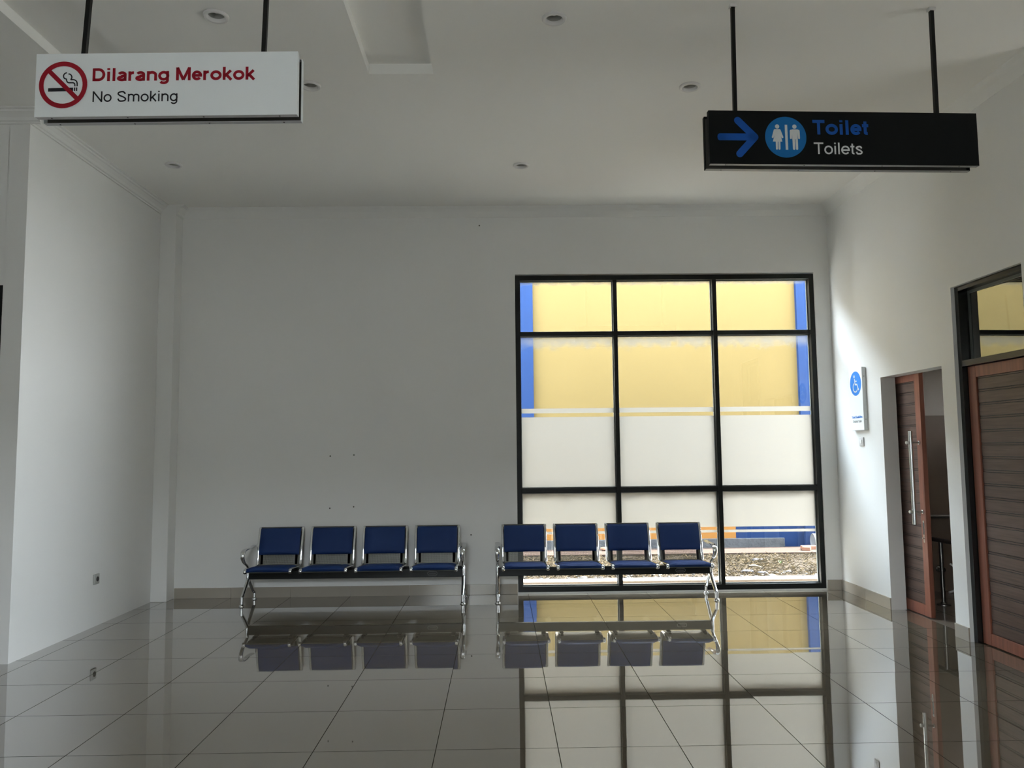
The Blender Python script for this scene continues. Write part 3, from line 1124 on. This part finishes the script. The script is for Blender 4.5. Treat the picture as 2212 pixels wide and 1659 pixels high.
def make_bench(loc, label):
    root = empty('airport_bench', loc, label, 'bench', 'four-seat blue waiting benches')
    HB = 1.052
    beam = MB().box(-HB + 0.012, HB - 0.012, -0.022, 0.022, 0.225, 0.308, 0.004).build('beam', BLACK, root)
    # badge: rounded outline and small raised lettering
    q = MB()
    yb = -0.0235

    def tfb(x, z):
        return Vector((x, yb, z))
    bx, bz = 0.750, 0.262
    lx_, rz_ = 0.030, 0.017
    pts = arc(bx + lx_, bz, rz_, rz_, -90, 90, 12) + arc(bx - lx_, bz, rz_, rz_, 90, 270, 12)
    stroke2d(q, pts, 0.0036, tfb, True)
    text(q, 'CHAIRMAN', 'r', bx - 0.032, bz - 0.0045, 0.009, 0.064, tfb)
    q.build('badge', GREYBADGE, beam, fix=False)
    for i in range(4):
        xc = -0.783 + i * 0.522
        x0, x1 = xc - SEATW / 2, xc + SEATW / 2
        s = MB()
        # sheet: under-seat pan, lumbar strip with perforation, back sheet
        xi0, xi1 = x0 + 0.018, x1 - 0.018
        pts = [(-0.285, 0.335), (-0.27, 0.346), (0.0, 0.334), (0.062, 0.331), (0.084, 0.340), (0.090, 0.352)]
        for a, b in zip(pts, pts[1:]):
            s.poly([(xi0, *a), (xi1, *a), (xi1, *b), (xi0, *b)])
        lo, hi = (0.090, 0.352), (0.110, 0.455)
        xm = 0.046
        s.poly([(xi0, *lo), (xi0 + xm, *lo), (xi0 + xm, *hi), (xi0, *hi)])
        s.poly([(xi1 - xm, *lo), (xi1, *lo), (xi1, *hi), (xi1 - xm, *hi)])
        perforated(s, xi0 + xm, xi1 - xm, lo, hi, 40, 13)
        pts = [(0.110, 0.455), (0.128, 0.52), (0.158, 0.61), (0.188, 0.694)]
        for a, b in zip(pts, pts[1:]):
            s.poly([(xi0, *a), (xi1, *a), (xi1, *b), (xi0, *b)])
        # thin front lip and top lip bars
        s.tube([(xi0, -0.282, 0.330), (xi1, -0.282, 0.330)], 0.006, 8, up=(0, 0, 1))
        s.tube([(xi0, 0.196, 0.702), (xi1, 0.196, 0.702)], 0.007, 8, up=(0, 0, 1))
        seat = s.build('seat', GREYMETAL, root, 40)
        for xx in (x0 + 0.010, x1 - 0.010):
            r = MB()
            side_rail(r, xx)
            r.build('side_rail', CHROME, seat, 50)
        c = MB()
        pad(c, x0 + 0.026, x1 - 0.026, SEAT_PROF, 0.016, 0.006)
        c.build('seat_cushion', BLUE, seat, 60)
        c = MB()
        pad(c, x0 + 0.024, x1 - 0.024, BACK_PROF, 0.020, 0.006)
        c.build('back_cushion', BLUE, seat, 60)
        for xx in (x0 + 0.05, x1 - 0.05):
            b = MB()
            b.box(xx - 0.02, xx + 0.02, -0.09, 0.03, 0.306, 0.317, 0.003)
            b.box(xx - 0.012, xx + 0.012, -0.13, -0.02, 0.315, 0.332, 0.003)
            if xx > xc:
                b.box(x1 - 0.055, x1 + 0.03, 0.025, 0.060, 0.306, 0.320, 0.002)
            b.build('mount_bracket', BLACK, seat)
    for sx in (-1, 1):
        X = sx * HB
        lg = MB()
        # post round the beam end
        lg.tube([(X, 0.0, 0.20), (X, 0.0, 0.23), (X, 0.0, 0.30), (X, 0.0, 0.332), (X, 0.0, 0.340)], [(0.016, 0.022), (0.018, 0.030), (0.018, 0.030), (0.017, 0.026), (0.010, 0.02)], 16)
        fr = spline([(X, 0.0, 0.240), (X, -0.03, 0.205), (X, -0.09, 0.150), (X, -0.160, 0.096), (X, -0.188, 0.078)], 6)
        lg.tube(fr, [(0.017, 0.020 - 0.007 * i / (len(fr) - 1)) for i in range(len(fr))], 16)
        lg.tube([(X, -0.192, 0.086), (X, -0.192, 0.020)], [(0.0165, 0.0165), (0.0150, 0.0150)], 12)
        bk = spline([(X, 0.0, 0.240), (X, 0.035, 0.205), (X, 0.09, 0.150), (X, 0.160, 0.090), (X, 0.196, 0.066)], 6)
        lg.tube(bk, [(0.017, 0.020 - 0.007 * i / (len(bk) - 1)) for i in range(len(bk))], 16)
        lg.tube([(X, 0.200, 0.074), (X, 0.200, 0.020)], [(0.0165, 0.0165), (0.0150, 0.0150)], 12)
        leg = lg.build('leg_frame', CHROME, root, 45)
        for yy in (-0.192, 0.200):
            MB().lathe([(0.0, 0.024), (0.008, 0.024), (0.012, 0.018), (0.024, 0.010), (0.0265, 0.004), (0.0265, 0.0), (0.0, 0.0)], (X, yy, 0.0), 20).build('foot', CHROMER, leg, 40)
        ar = MB()
        pa = spline([(X, 0.002, 0.332), (X, -0.060, 0.366), (X, -0.140, 0.405), (X, -0.188, 0.452), (X, -0.186, 0.492), (X, -0.140, 0.516), (X, -0.06, 0.522),
                     (X, 0.03, 0.518), (X, 0.11, 0.522), (X, 0.165, 0.530)], 6)
        n = len(pa)
        rad = []
        for k in range(n):
            u = k / (n - 1)
            rad.append((0.015 + 0.009 * min(1, max(0, (u - 0.15) / 0.35)), 0.013 - 0.004 * u))
        rad[-1] = (0.016, 0.005)
        ar.tube(pa, rad, 16)
        ar.build('armrest', CHROME, root, 50)
    return root


GREYBADGE = mat('silver_grey_badge_print', (0.22, 0.23, 0.23, 1), 0.4)


def copy_tree(o, parent=None):
    c = o.copy()
    COL.objects.link(c)
    c.parent = parent
    for ch in o.children:
        copy_tree(ch, c)
    return c


bench1 = make_bench((-1.425, 7.86, 0.0), 'blue four-seat bench standing against the bare white wall')
bench2 = copy_tree(bench1)
bench2.location = (1.013, 7.86, 0.0)
bench2['label'] = 'blue four-seat bench standing in front of the big window'


# ------------------------------------------------------------------ hanging signs
def sign_box(root, w, h, face_mat, lip_mat, d0, d1):
    """two shallow trays back to back with a gap; local x along the sign, y depth (front at 0), z up from the centre"""
    parts = []
    for nm, ya, yb_, open_side in (('front_panel', 0.0, 0.030, 1), ('rear_panel', d1 - 0.030, d1, -1)):
        q = MB()
        t = 0.003
        if open_side == 1:
            q.box(-w / 2, w / 2, ya, ya + t, -h / 2, h / 2, 0.0008)
            s0, s1 = ya + t, yb_
        else:
            q.box(-w / 2, w / 2, yb_ - t, yb_, -h / 2, h / 2, 0.0008)
            s0, s1 = ya, yb_ - t
        q.box(-w / 2, -w / 2 + t, s0, s1, -h / 2, h / 2)
        q.box(w / 2 - t, w / 2, s0, s1, -h / 2, h / 2)
        q.box(-w / 2 + t, w / 2 - t, s0, s1, h / 2 - t, h / 2)
        p = q.build(nm, face_mat, root)
        e = MB()
        e.box(-w / 2 + t, w / 2 - t, s0, s1, -h / 2, -h / 2 + t)
        lip = e.build('bottom_lip', lip_mat, p)
        for i in range(4):
            k = MB()
            xx = -w / 2 + w * (0.06 + 0.29 * i)
            k.lathe([(0.0, -0.0015), (0.004, -0.0012), (0.004, 0.0), (0, 0)], (xx, (s0 + s1) / 2, -h / 2), 10)
            k.build('rivet', DARK, lip)
        i_ = MB()
        yy = (s1 - 0.0005) if open_side == -1 else (s0 + 0.0005)
        i_.poly([(-w / 2 + t, yy, -h / 2 + t), (w / 2 - t, yy, -h / 2 + t), (w / 2 - t, yy, h / 2 - t), (-w / 2 + t, yy, h / 2 - t)])
        i_.build('inner_lining', SIGNIN, p)
        parts.append(p)
    return parts


def rods(root, items, half=0.0105):
    for (xb, zb, xt, zt, y) in items:
        q = MB()
        pts = [Vector((xb, y, zb)), Vector((xt, y, zt))]
        for (sx, sy) in ((1, 1),):
            a, b = pts
            r = [(-half, -half), (half, -half), (half, half), (-half, half)]
            q.poly([a + Vector((p[0], p[1], 0)) for p in r], b - a)
        rod = q.build('hanging_rod', BLACK, root)
        MB().box(xt - 0.02, xt + 0.02, y - 0.016, y + 0.016, zt - 0.018, zt, 0.002).build('ceiling_bracket', PLASTIC, rod)


def sface(y):
    return lambda x, z: Vector((x, y, z))


# black toilet sign
TY = 4.285
ts = empty('hanging_sign', (1.9635, TY, 3.198), 'black hanging sign with blue arrow reading Toilet Toilets', 'sign', rot=(0.0, 0, 0.0345))
fp, rp = sign_box(ts, 1.554, 0.308, SIGNB, SIGNLIPD, 0, 0.115)
rods(ts, [(-0.606, 0.10, -0.598, ZC - 3.198, 0.058), (0.578, 0.10, 0.582, ZC - 3.198, 0.058)])
tf = sface(-0.0012)
a = MB()
SW = 0.041
stroke2d(a, [(-0.715, 0.0005), (-0.52, 0.0008)], 0.040, tf)
capsule2d(a, (-0.7165, 0.0005), (-0.70, 0.0005), 0.020 * 0.7, 0.020, tf)
poly2d(a, arc(-0.7155, 0.0065, 0.0135, 0.0135, 90, 180, 6) + arc(-0.7155, -0.0065, 0.0135, 0.0135, 180, 270, 6), tf)
capsule2d(a, (-0.612, 0.0965), (-0.517, 0.001), 0.0205, 0.0205, tf)
capsule2d(a, (-0.606, -0.0965), (-0.517, 0.001), 0.0205, 0.0205, tf)
a.build('arrow', SBLUE, fp, fix=False)
q = MB()
disc2d(q, -0.3400, 0.0020, 0.1185, tf, 64)
dsc = q.build('blue_disc', SBLUE2, fp, fix=False)
tf2 = sface(-0.0020)
# pictogram coordinates come from a 1000-unit drawing of the disc (centre 935, 845; radius 735)
def pk(x, y):
    k = 0.1185 / 735.0
    return (-0.3400 + (x - 935 - (y - 845) * 0.045) * k, 0.0020 - (y - 845) * k)


def ppoly(mb, pts):
    poly2d(mb, [pk(*p) for p in pts], tf2)


q = MB()
disc2d(q, *pk(622, 465), 77 * 0.1185 / 735, tf2, 24)
ppoly(q, [(560, 562), (690, 562), (715, 665), (815, 1008), (475, 1008), (560, 665)])
for pts, r0, r1 in (([(545, 606), (470, 850)], 45, 33), ([(705, 606), (815, 850)], 45, 33)):
    capsule2d(q, pk(*pts[0]), pk(*pts[1]), r0 * 0.1185 / 735, r1 * 0.1185 / 735, tf2)
capsule2d(q, pk(612, 1000), pk(620, 1266), 36 * 0.1185 / 735, 34 * 0.1185 / 735, tf2)
capsule2d(q, pk(706, 1000), pk(714, 1266), 36 * 0.1185 / 735, 34 * 0.1185 / 735, tf2)
q.build('woman_symbol', SWHITE, dsc, fix=False)
q = MB()
ppoly(q, [(890, 400), (980, 400), (1025, 1300), (935, 1300)])
q.build('divider_bar', SWHITE, dsc, fix=False)
q = MB()
disc2d(q, *pk(1238, 465), 77 * 0.1185 / 735, tf2, 24)
ppoly(q, [(1140, 565), (1365, 565), (1345, 700), (1362, 920), (1165, 920), (1155, 700)])
capsule2d(q, pk(1118, 620), pk(1116, 880), 44 * 0.1185 / 735, 34 * 0.1185 / 735, tf2)
capsule2d(q, pk(1380, 620), pk(1406, 880), 44 * 0.1185 / 735, 34 * 0.1185 / 735, tf2)
capsule2d(q, pk(1212, 900), pk(1232, 1262), 44 * 0.1185 / 735, 40 * 0.1185 / 735, tf2)
capsule2d(q, pk(1318, 900), pk(1338, 1262), 44 * 0.1185 / 735, 40 * 0.1185 / 735, tf2)
q.build('man_symbol', SWHITE, dsc, fix=False)
q = MB()
text(q, 'Toilet', 'b', -0.186, 0.0195, 0.0845, 0.328, tf)
q.build('bold_lettering', SBLUE, fp, fix=False)
q = MB()
text(q, 'Toilets', 'r', -0.183, -0.0945, 0.0675, 0.287, tf)
q.build('lettering', SWHITE, fp, fix=False)

# white no-smoking sign
NY = 3.63
ns = empty('hanging_sign', (-1.5721, NY, 3.2117), 'white hanging sign reading Dilarang Merokok No Smoking', 'sign', rot=(0.0, 0, -0.0163))
fp, rp = sign_box(ns, 1.247, 0.311, SIGNW, SIGNLIP, 0, 0.105)
rods(ns, [(-0.428, 0.10, -0.392, ZC - 3.2117, 0.052), (0.443, 0.10, 0.462, ZC - 3.2117, 0.052)])
tf = sface(-0.0012)
CX, CZ, RO, RI = -0.4905, 0.0006, 0.1150, 0.0925
sg = MB()
tf2 = sface(-0.0020)
poly_r = arc(CX, CZ, (RO + RI) / 2, (RO + RI) / 2, 0, 360 - 6, 59)
stroke2d(sg, poly_r, RO - RI, tf2, True)
dgl = math.radians(-45)
c45 = 0.097
stroke2d(sg, [(CX - c45 * 0.707, CZ + c45 * 0.707), (CX + c45 * 0.707, CZ - c45 * 0.707)], 0.0215, tf2)
ring = sg.build('prohibition_ring', RED, fp, fix=False)
k = RO / 745.0


def pn(x, y):
    return (CX + (x - 815) * k, CZ - (y - 840) * k)


cg = MB()
poly2d(cg, [pn(355, 940), pn(1125, 930), pn(1125, 1040), pn(355, 1050)], tf)
poly2d(cg, [pn(1150, 925), pn(1192, 925), pn(1192, 1035), pn(1150, 1035)], tf)
poly2d(cg, [pn(1214, 925), pn(1255, 925), pn(1255, 1035), pn(1214, 1035)], tf)
for pts in ([(920, 450), (850, 480), (815, 555), (845, 630), (905, 655), (918, 710), (960, 765), (1040, 772), (1120, 775), (1165, 805), (1180, 890)],
            [(965, 488), (1030, 510), (1070, 570), (1070, 630), (1050, 672), (1130, 675), (1200, 705), (1240, 770), (1248, 890)]):
    sp_ = spline([(*pn(*p), 0) for p in pts], 5)
    stroke2d(cg, [(p.x, p.y) for p in sp_], 38 * k, tf)
cg.build('cigarette_symbol', INK, fp, fix=False)
text_words('Dilarang Merokok', 'b', -0.356, 0.0172, 0.0640, 0.780, tf, 'bold_lettering', RED, fp)
text_words('No Smoking', 'r', -0.3525, -0.0848, 0.0520, 0.411, tf, 'lettering', INK, fp)

# ------------------------------------------------------------------ disabled toilet sign, switch, socket
SGX = 3.447
wsn = empty('wall_sign', (XR, 7.535, 1.915), 'white wall sign with blue wheelchair disc beside the open doorway', 'sign')


def wl(x, y, z):
    return Vector((x - XR, y - 7.535, z - 1.915))


q = MB()
q.box(SGX - XR, -0.002, 7.400 - 7.535, 7.675 - 7.535, 1.614 - 1.915, 2.215 - 1.915, 0.0012)
body = q.build('sign_panel', SIGNW, wsn)


def tfw(off):
    # u to the right as read (towards smaller y), v up
    return lambda u, v: Vector((SGX - XR - off, -u + (7.535 - 7.535), v))


q = MB()
dcz = 0.150
disc2d(q, -0.002, dcz, 0.1175, tfw(0.001), 56)
dsc = q.build('blue_disc', SBLUE3, body, fix=False)
t2 = tfw(0.002)
q = MB()
kk = 0.1175


def wp(x, y):
    return (-0.002 + x * kk, dcz + y * kk)


disc2d(q, *wp(-0.18, 0.58), 0.125 * kk, t2, 20)
stroke2d(q, [wp(-0.14, 0.40), wp(-0.06, -0.08), wp(0.28, -0.10), wp(0.50, -0.52), wp(0.60, -0.50)], 0.13 * kk, t2)
stroke2d(q, [wp(-0.1, 0.20), wp(0.26, 0.17)], 0.10 * kk, t2)
stroke2d(q, [wp(*p) for p in arc(-0.05, -0.32, 0.40, 0.38, 118, 340, 22)], 0.10 * kk, t2)
q.build('wheelchair_symbol', SWHITE, dsc, fix=False)
text_words('Toilet Disabilities', 'b', -0.112, -0.186, 0.024, 0.224, tfw(0.001), 'bold_lettering', SBLUE3, body)
text_words('Disabled Toilet', 'r', -0.090, -0.228, 0.024, 0.182, tfw(0.001), 'lettering', SGREY, body)
for z in (-0.20, 0.21):
    MB().lathe([(0, -0.0015), (0.004, -0.0012), (0.004, 0.0)], (-0.018, -0.135, z), 10, 'Y').build('rivet', GREYMETAL, body)

sw = empty('light_switch', (XR, 7.537, 1.504), 'small white light switch under the wheelchair sign', 'switch')
MB().box(-0.010, -0.001, -0.045, 0.045, -0.042, 0.042, 0.004).build('plate', PLASTICW, sw, 50)
MB().box(-0.015, -0.009, -0.018, 0.018, -0.018, 0.018, 0.002).build('rocker', PLASTIC, sw, 50)

so = empty('power_socket', (XL, 6.877, 0.398), 'grey white power socket low on the left wall', 'socket')
MB().box(0.001, 0.012, -0.046, 0.046, -0.044, 0.044, 0.006).build('plate', PLASTICG, so, 50)
MB().lathe([(0.0, 0.0125), (0.021, 0.0125), (0.021, 0.0155), (0.017, 0.0155), (0.016, 0.013), (0.0, 0.013)], (0, 0.006, 0), 22, 'X').build('socket_hole', DARK, so, 40)

# ------------------------------------------------------------------ downlights
DLAB = ['round recessed downlight above the no smoking sign, between its rods', 'round recessed downlight just right of the no smoking sign',
        'round recessed downlight over the left corner pillar', 'round recessed downlight above the left edge of the big window',
        'round recessed downlight highest in view between the two hanging signs', 'round recessed downlight just left of the toilet sign rods']


def make_downlight(x, y):
    r = empty('downlight', (x, y, ZC), DLAB[0], 'ceiling light', 'recessed ceiling downlights')
    t = MB()
    t.lathe([(0.073, 0.0), (0.073, -0.008), (0.067, -0.014), (0.054, -0.013), (0.048, -0.003), (0.047, 0.006), (0.0505, 0.012), (0.052, 0.0)], (0, 0, 0), 40, caps=False)
    t.build('trim_ring', PLASTIC, r, 35)
    c = MB()
    c.lathe([(0.0495, 0.0), (0.046, 0.020), (0.040, 0.042), (0.030, 0.058), (0.012, 0.064), (0.0, 0.064)], (0, 0, 0), 32, caps=False)
    c.build('reflector', REFLECTOR, r, 50, fix=False)
    b = MB()
    b.lathe([(0.0, 0.018), (0.010, 0.019), (0.018, 0.024), (0.022, 0.034), (0.022, 0.050), (0.014, 0.060), (0, 0.062)], (0, 0, 0), 24)
    b.build('bulb', BULB, r, 50)
    return r


d0 = make_downlight(*DL[0])
for i in range(1, 6):
    c = copy_tree(d0)
    c.location = (*DL[i], ZC)
    c['label'] = DLAB[i]

# ------------------------------------------------------------------ washroom fittings seen through the doorway
gr = empty('grab_rail', (4.06, 7.30, 0), 'stainless steel floor-standing grab rail inside the dark washroom', 'grab rail')
q = MB()
q.tube([(0, 0, 0.02), (0, 0, 0.575)], 0.018, 14)
q.build('post', RAILM, gr, 40)
q = MB()
q.tube(spline([(0.0, -0.42, 0.60), (0, -0.2, 0.588), (0, 0.0, 0.583), (0, 0.35, 0.580), (0, 0.66, 0.580)], 4), 0.019, 14)
q.build('rail', RAILM, gr, 40)
MB().lathe([(0.0, 0.03), (0.022, 0.028), (0.03, 0.012), (0.058, 0.008), (0.06, 0.0), (0, 0)], (0, 0, 0), 24).build('floor_flange', RAILM, gr, 40)
wr = empty('wall_rail', (4.30, 7.985, 0.75), 'dark horizontal grab rail on the washroom tile wall', 'grab rail')
q = MB()
q.tube([(-0.5, -0.09, 0), (0.6, -0.09, 0)], 0.019, 14, up=(0, 0, 1))
q.build('rail', RAILM, wr, 40)
for x in (-0.44, 0.54):
    q = MB()
    q.tube([(x, -0.09, 0), (x, 0.0, 0)], 0.014, 12, up=(0, 0, 1))
    q.lathe([(0.0, -0.008), (0.035, -0.008), (0.035, 0.0), (0, 0)], (x, 0.0, 0), 20, 'Y')
    q.build('wall_mount', RAILM, wr, 40)
vl = empty('water_valve', (4.412, 7.985, 0.22), 'small chrome water valve on the washroom wall behind the rail', 'valve')
MB().lathe([(0, -0.05), (0.016, -0.05), (0.018, -0.02), (0.03, -0.008), (0.034, 0), (0, 0)], (0, 0, 0), 20, 'Y').build('body', CHROME, vl, 40)
MB().lathe([(0, -0.075), (0.026, -0.073), (0.028, -0.055), (0.012, -0.050), (0, -0.050)], (0, 0, 0), 16, 'Y').build('handle', CHROMER, vl, 40)
hs = MB().tube(spline([(4.52, 7.97, 0.27), (4.55, 7.90, 0.22), (4.53, 7.87, 0.10), (4.49, 7.86, 0.03), (4.42, 7.84, 0.012)], 6), 0.011, 10).build('shower_hose', PLASTIC, None, 50)
tag(hs, 'pale hose hanging down the washroom wall to the floor', 'hose')

# ------------------------------------------------------------------ outside: ground, kerb, dry grass, painted wall
ZG = -0.09
struct('ground_dim_bounce', MB().box(-16, 18, -12, 5.5, -0.3, -0.082), DIM_GROUND)  # unseen darker ground, laid to cut bounce light through the added openings
struct('sky_block_right', MB().box(18.0, 18.3, -14, 6, ZG, 5.0), SKY_BLOCK)  # unseen wall added to block low sky at the side opening
struct('bounce_wall_left', MB().box(-9.3, -9.0, 9.0, 24.0, ZG, 9.0), BOUNCE_LEFT)  # unseen sunlit wall, added in place of sky to soften light on wall_right
struct('sky_block_rear', MB().box(-16, 18.0, -12.3, -12.0, ZG, 5.0), SKY_BLOCK)  # unseen wall added to block low sky at the rear opening
struct('ground', MB().box(-40, 40, -40, 45, -0.5, ZG), EARTH, 'pale ground outside')
struct('ground_apron', MB().box(-1.6, 5.6, YB + T, 8.86, -0.3, -0.055), KERB)
kb = MB()
for i in range(7):
    kb.box(-1.6 + i * 1.02, -0.58 + i * 1.02, 8.84, 8.96, -0.2, 0.012, 0.008)
tag(kb.build('kerb', KERB), 'long white kerb edging the dry grass outside the window', 'kerb')
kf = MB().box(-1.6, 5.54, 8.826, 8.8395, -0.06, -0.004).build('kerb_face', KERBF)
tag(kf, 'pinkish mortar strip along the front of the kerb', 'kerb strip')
struct('ground_bed', MB().box(-1.6, 5.54, 8.955, 10.86, -0.3, -0.004), SOIL, 'dry stony soil strip')
struct('ground_path', MB().box(-1.6, 5.54, 10.85, 11.52, -0.3, 0.022), PATHM, 'pinkish cement path at the foot of the yellow wall')

gb = MB()
straw_kind = []
rnd = random.Random(3)
for i in range(24000):
    x = rnd.uniform(-0.8, 5.2)
    y = rnd.uniform(9.03, 10.80)
    dens = 0.35 + 0.65 * (0.5 + 0.5 * math.sin(3.1 * x + 1.7 * math.sin(2.3 * y)) * math.cos(2.2 * y + 0.8 * x))
    if rnd.random() > dens:
        continue
    a = rnd.uniform(0, 2 * PI)
    ln = rnd.uniform(0.02, 0.085)
    el = rnd.uniform(0.02, 0.6)
    w = rnd.uniform(0.0007, 0.0022)
    d = Vector((math.cos(a) * math.cos(el), math.sin(a) * math.cos(el), math.sin(el))) * ln
    s = Vector((-math.sin(a), math.cos(a), 0)) * w
    p = Vector((x, y, -0.004 + rnd.uniform(0.0, 0.012)))
    straw_kind.append(0 if rnd.random() < 0.55 else 1)
    mid = p + d * 0.55 + Vector((0, 0, ln * 0.12))
    gb.poly([p - s, p + s, mid + s * 0.8, p + d, mid - s * 0.8])
grass = gb.build('dry_grass', STRAW, fix=False)
grass.data.materials.append(STRAW2)
for p, k in zip(grass.data.polygons, straw_kind):
    p.material_index = k
tag(grass, 'straw coloured dry grass on the soil strip outside the window', 'grass', kind='stuff')


def rock(mb, c, r, seed, sq=0.6):
    rr = random.Random(seed)
    res = bmesh.ops.create_icosphere(mb.bm, subdivisions=2, radius=1.0)
    sx, sy = r * rr.uniform(0.8, 1.3), r * rr.uniform(0.7, 1.1)
    for v in res['verts']:
        n = v.co.copy()
        k = 1 + 0.22 * math.sin(5 * n.x + seed) * math.cos(4 * n.y - seed) + rr.uniform(-0.05, 0.05)
        v.co = Vector(c) + Vector((n.x * sx * k, n.y * sy * k, n.z * r * sq * k))


gv = MB()
for i in range(260):
    y = 8.98 + abs(rnd.gauss(0, 0.22))
    if y > 10.8:
        continue
    rock(gv, (rnd.uniform(-0.6, 5.0), y, 0.0), rnd.uniform(0.008, 0.024), i)
tag(gv.build('gravel', STONE), 'pale gravel scattered behind the white kerb', 'gravel', kind='stuff')
for (x, y, r, M, lab) in ((3.358, 10.284, 0.034, STONE, 'white stone beside a dark lump in the dry grass, far side'),
                          (3.286, 10.26, 0.050, STONED, 'dark lump in the dry grass just left of a white stone'),
                          (2.88, 9.30, 0.060, STONED, 'flat dark grey stone left of the pale stick'),
                          (3.02, 9.20, 0.050, STONED, 'smaller dark grey stone right below the pale stick'),
                          (3.347, 9.27, 0.036, STONE, 'round white stone right of the pale stick'),
                          (3.06, 9.00, 0.045, STONE, 'pale flat slab of stone near the white kerb'),
                          (0.93, 9.02, 0.040, STONE, 'pale stone at the kerb seen below the bench beam'),
                          (1.47, 11.26, 0.060, BRICK, 'reddish stone lying on the cement path, seen between seats')):
    q = MB()
    rock(q, (x, y, 0.01 if M is not BRICK else 0.05), r, int(x * 100), 0.45)
    tag(q.build('stone', M, None, 60), lab, 'stone')
st = MB().tube([(2.94, 9.42, 0.060), (3.00, 9.40, 0.064), (3.07, 9.36, 0.050)], [0.010, 0.014, 0.004], 8, up=(0, 0, 1)).build('stick', WOOD_STICK, None, 60)
tag(st, 'pale dry stick lying across the dry grass', 'stick')
wd = MB()
for a_ in (0.3, 1.4, 2.5, 4.0, 5.2):
    d = Vector((math.cos(a_) * 0.03, math.sin(a_) * 0.03, 0.05))
    s = Vector((-math.sin(a_), math.cos(a_), 0)) * 0.008
    p = Vector((3.49, 9.93, 0.0))
    wd.poly([p, p + d * .5 + s, p + d, p + d * .5 - s])
tag(wd.build('weed', LEAFG, fix=False), 'single small green weed in the dry grass', 'plant')

nb = empty('painted_wall', (0, 11.5, 0), 'yellow outside wall with blue pillars facing the window', 'wall')
MB().box(-4.0, 5.0, 0.0, 0.25, 0.0, 5.6).build('yellow_field', YELLOW, nb)
q = MB()
q.box(0.13, 0.496, -0.07, 0.0, 0.0, 5.6, 0.004)
q.build('pillar', OBLUE, nb)
MB().box(4.40, 5.00, -0.07, 0.0, 0.0, 5.6, 0.004).build('pillar', OBLUE, nb)
MB().box(0.496, 3.405, -0.012, 0.0, 0.0, 0.42).build('orange_dado', ORANGE, nb)
MB().box(3.405, 4.40, -0.012, 0.0, 0.0, 0.42).build('blue_dado', OBLUE, nb)
MB().box(0.496, 4.10, -0.055, -0.012, 0.0, 0.150, 0.006).build('plinth', PLINTH, nb)

pb = empty('white_drum', (4.45, 11.28, 0.125), 'white drum lying on its side against the blue pillar', 'drum')
q = MB()
q.lathe([(0.0, -0.004), (0.085, -0.004), (0.098, -0.012), (0.102, 0.0), (0.102, 0.35), (0.0, 0.35)], (0, 0, 0), 28, 'X')
q.build('body', DRUMW, pb, 40)
for i, (x, y, z, rz, lab) in enumerate(((4.34, 11.16, 0.047, 0.15, 'whole red brick lying on the path beside the drum'), (4.25, 11.03, 0.047, -0.5, 'broken red brick piece in front of the whole brick'))):
    L_ = 0.22 if i == 0 else 0.11
    o = MB().box(-L_ / 2, L_ / 2, -0.05, 0.05, -0.025, 0.025, 0.006).build('brick', BRICK)
    o.location = (x, y, z)
    o.rotation_euler = (0, 0, rz)
    tag(o, lab, 'brick')
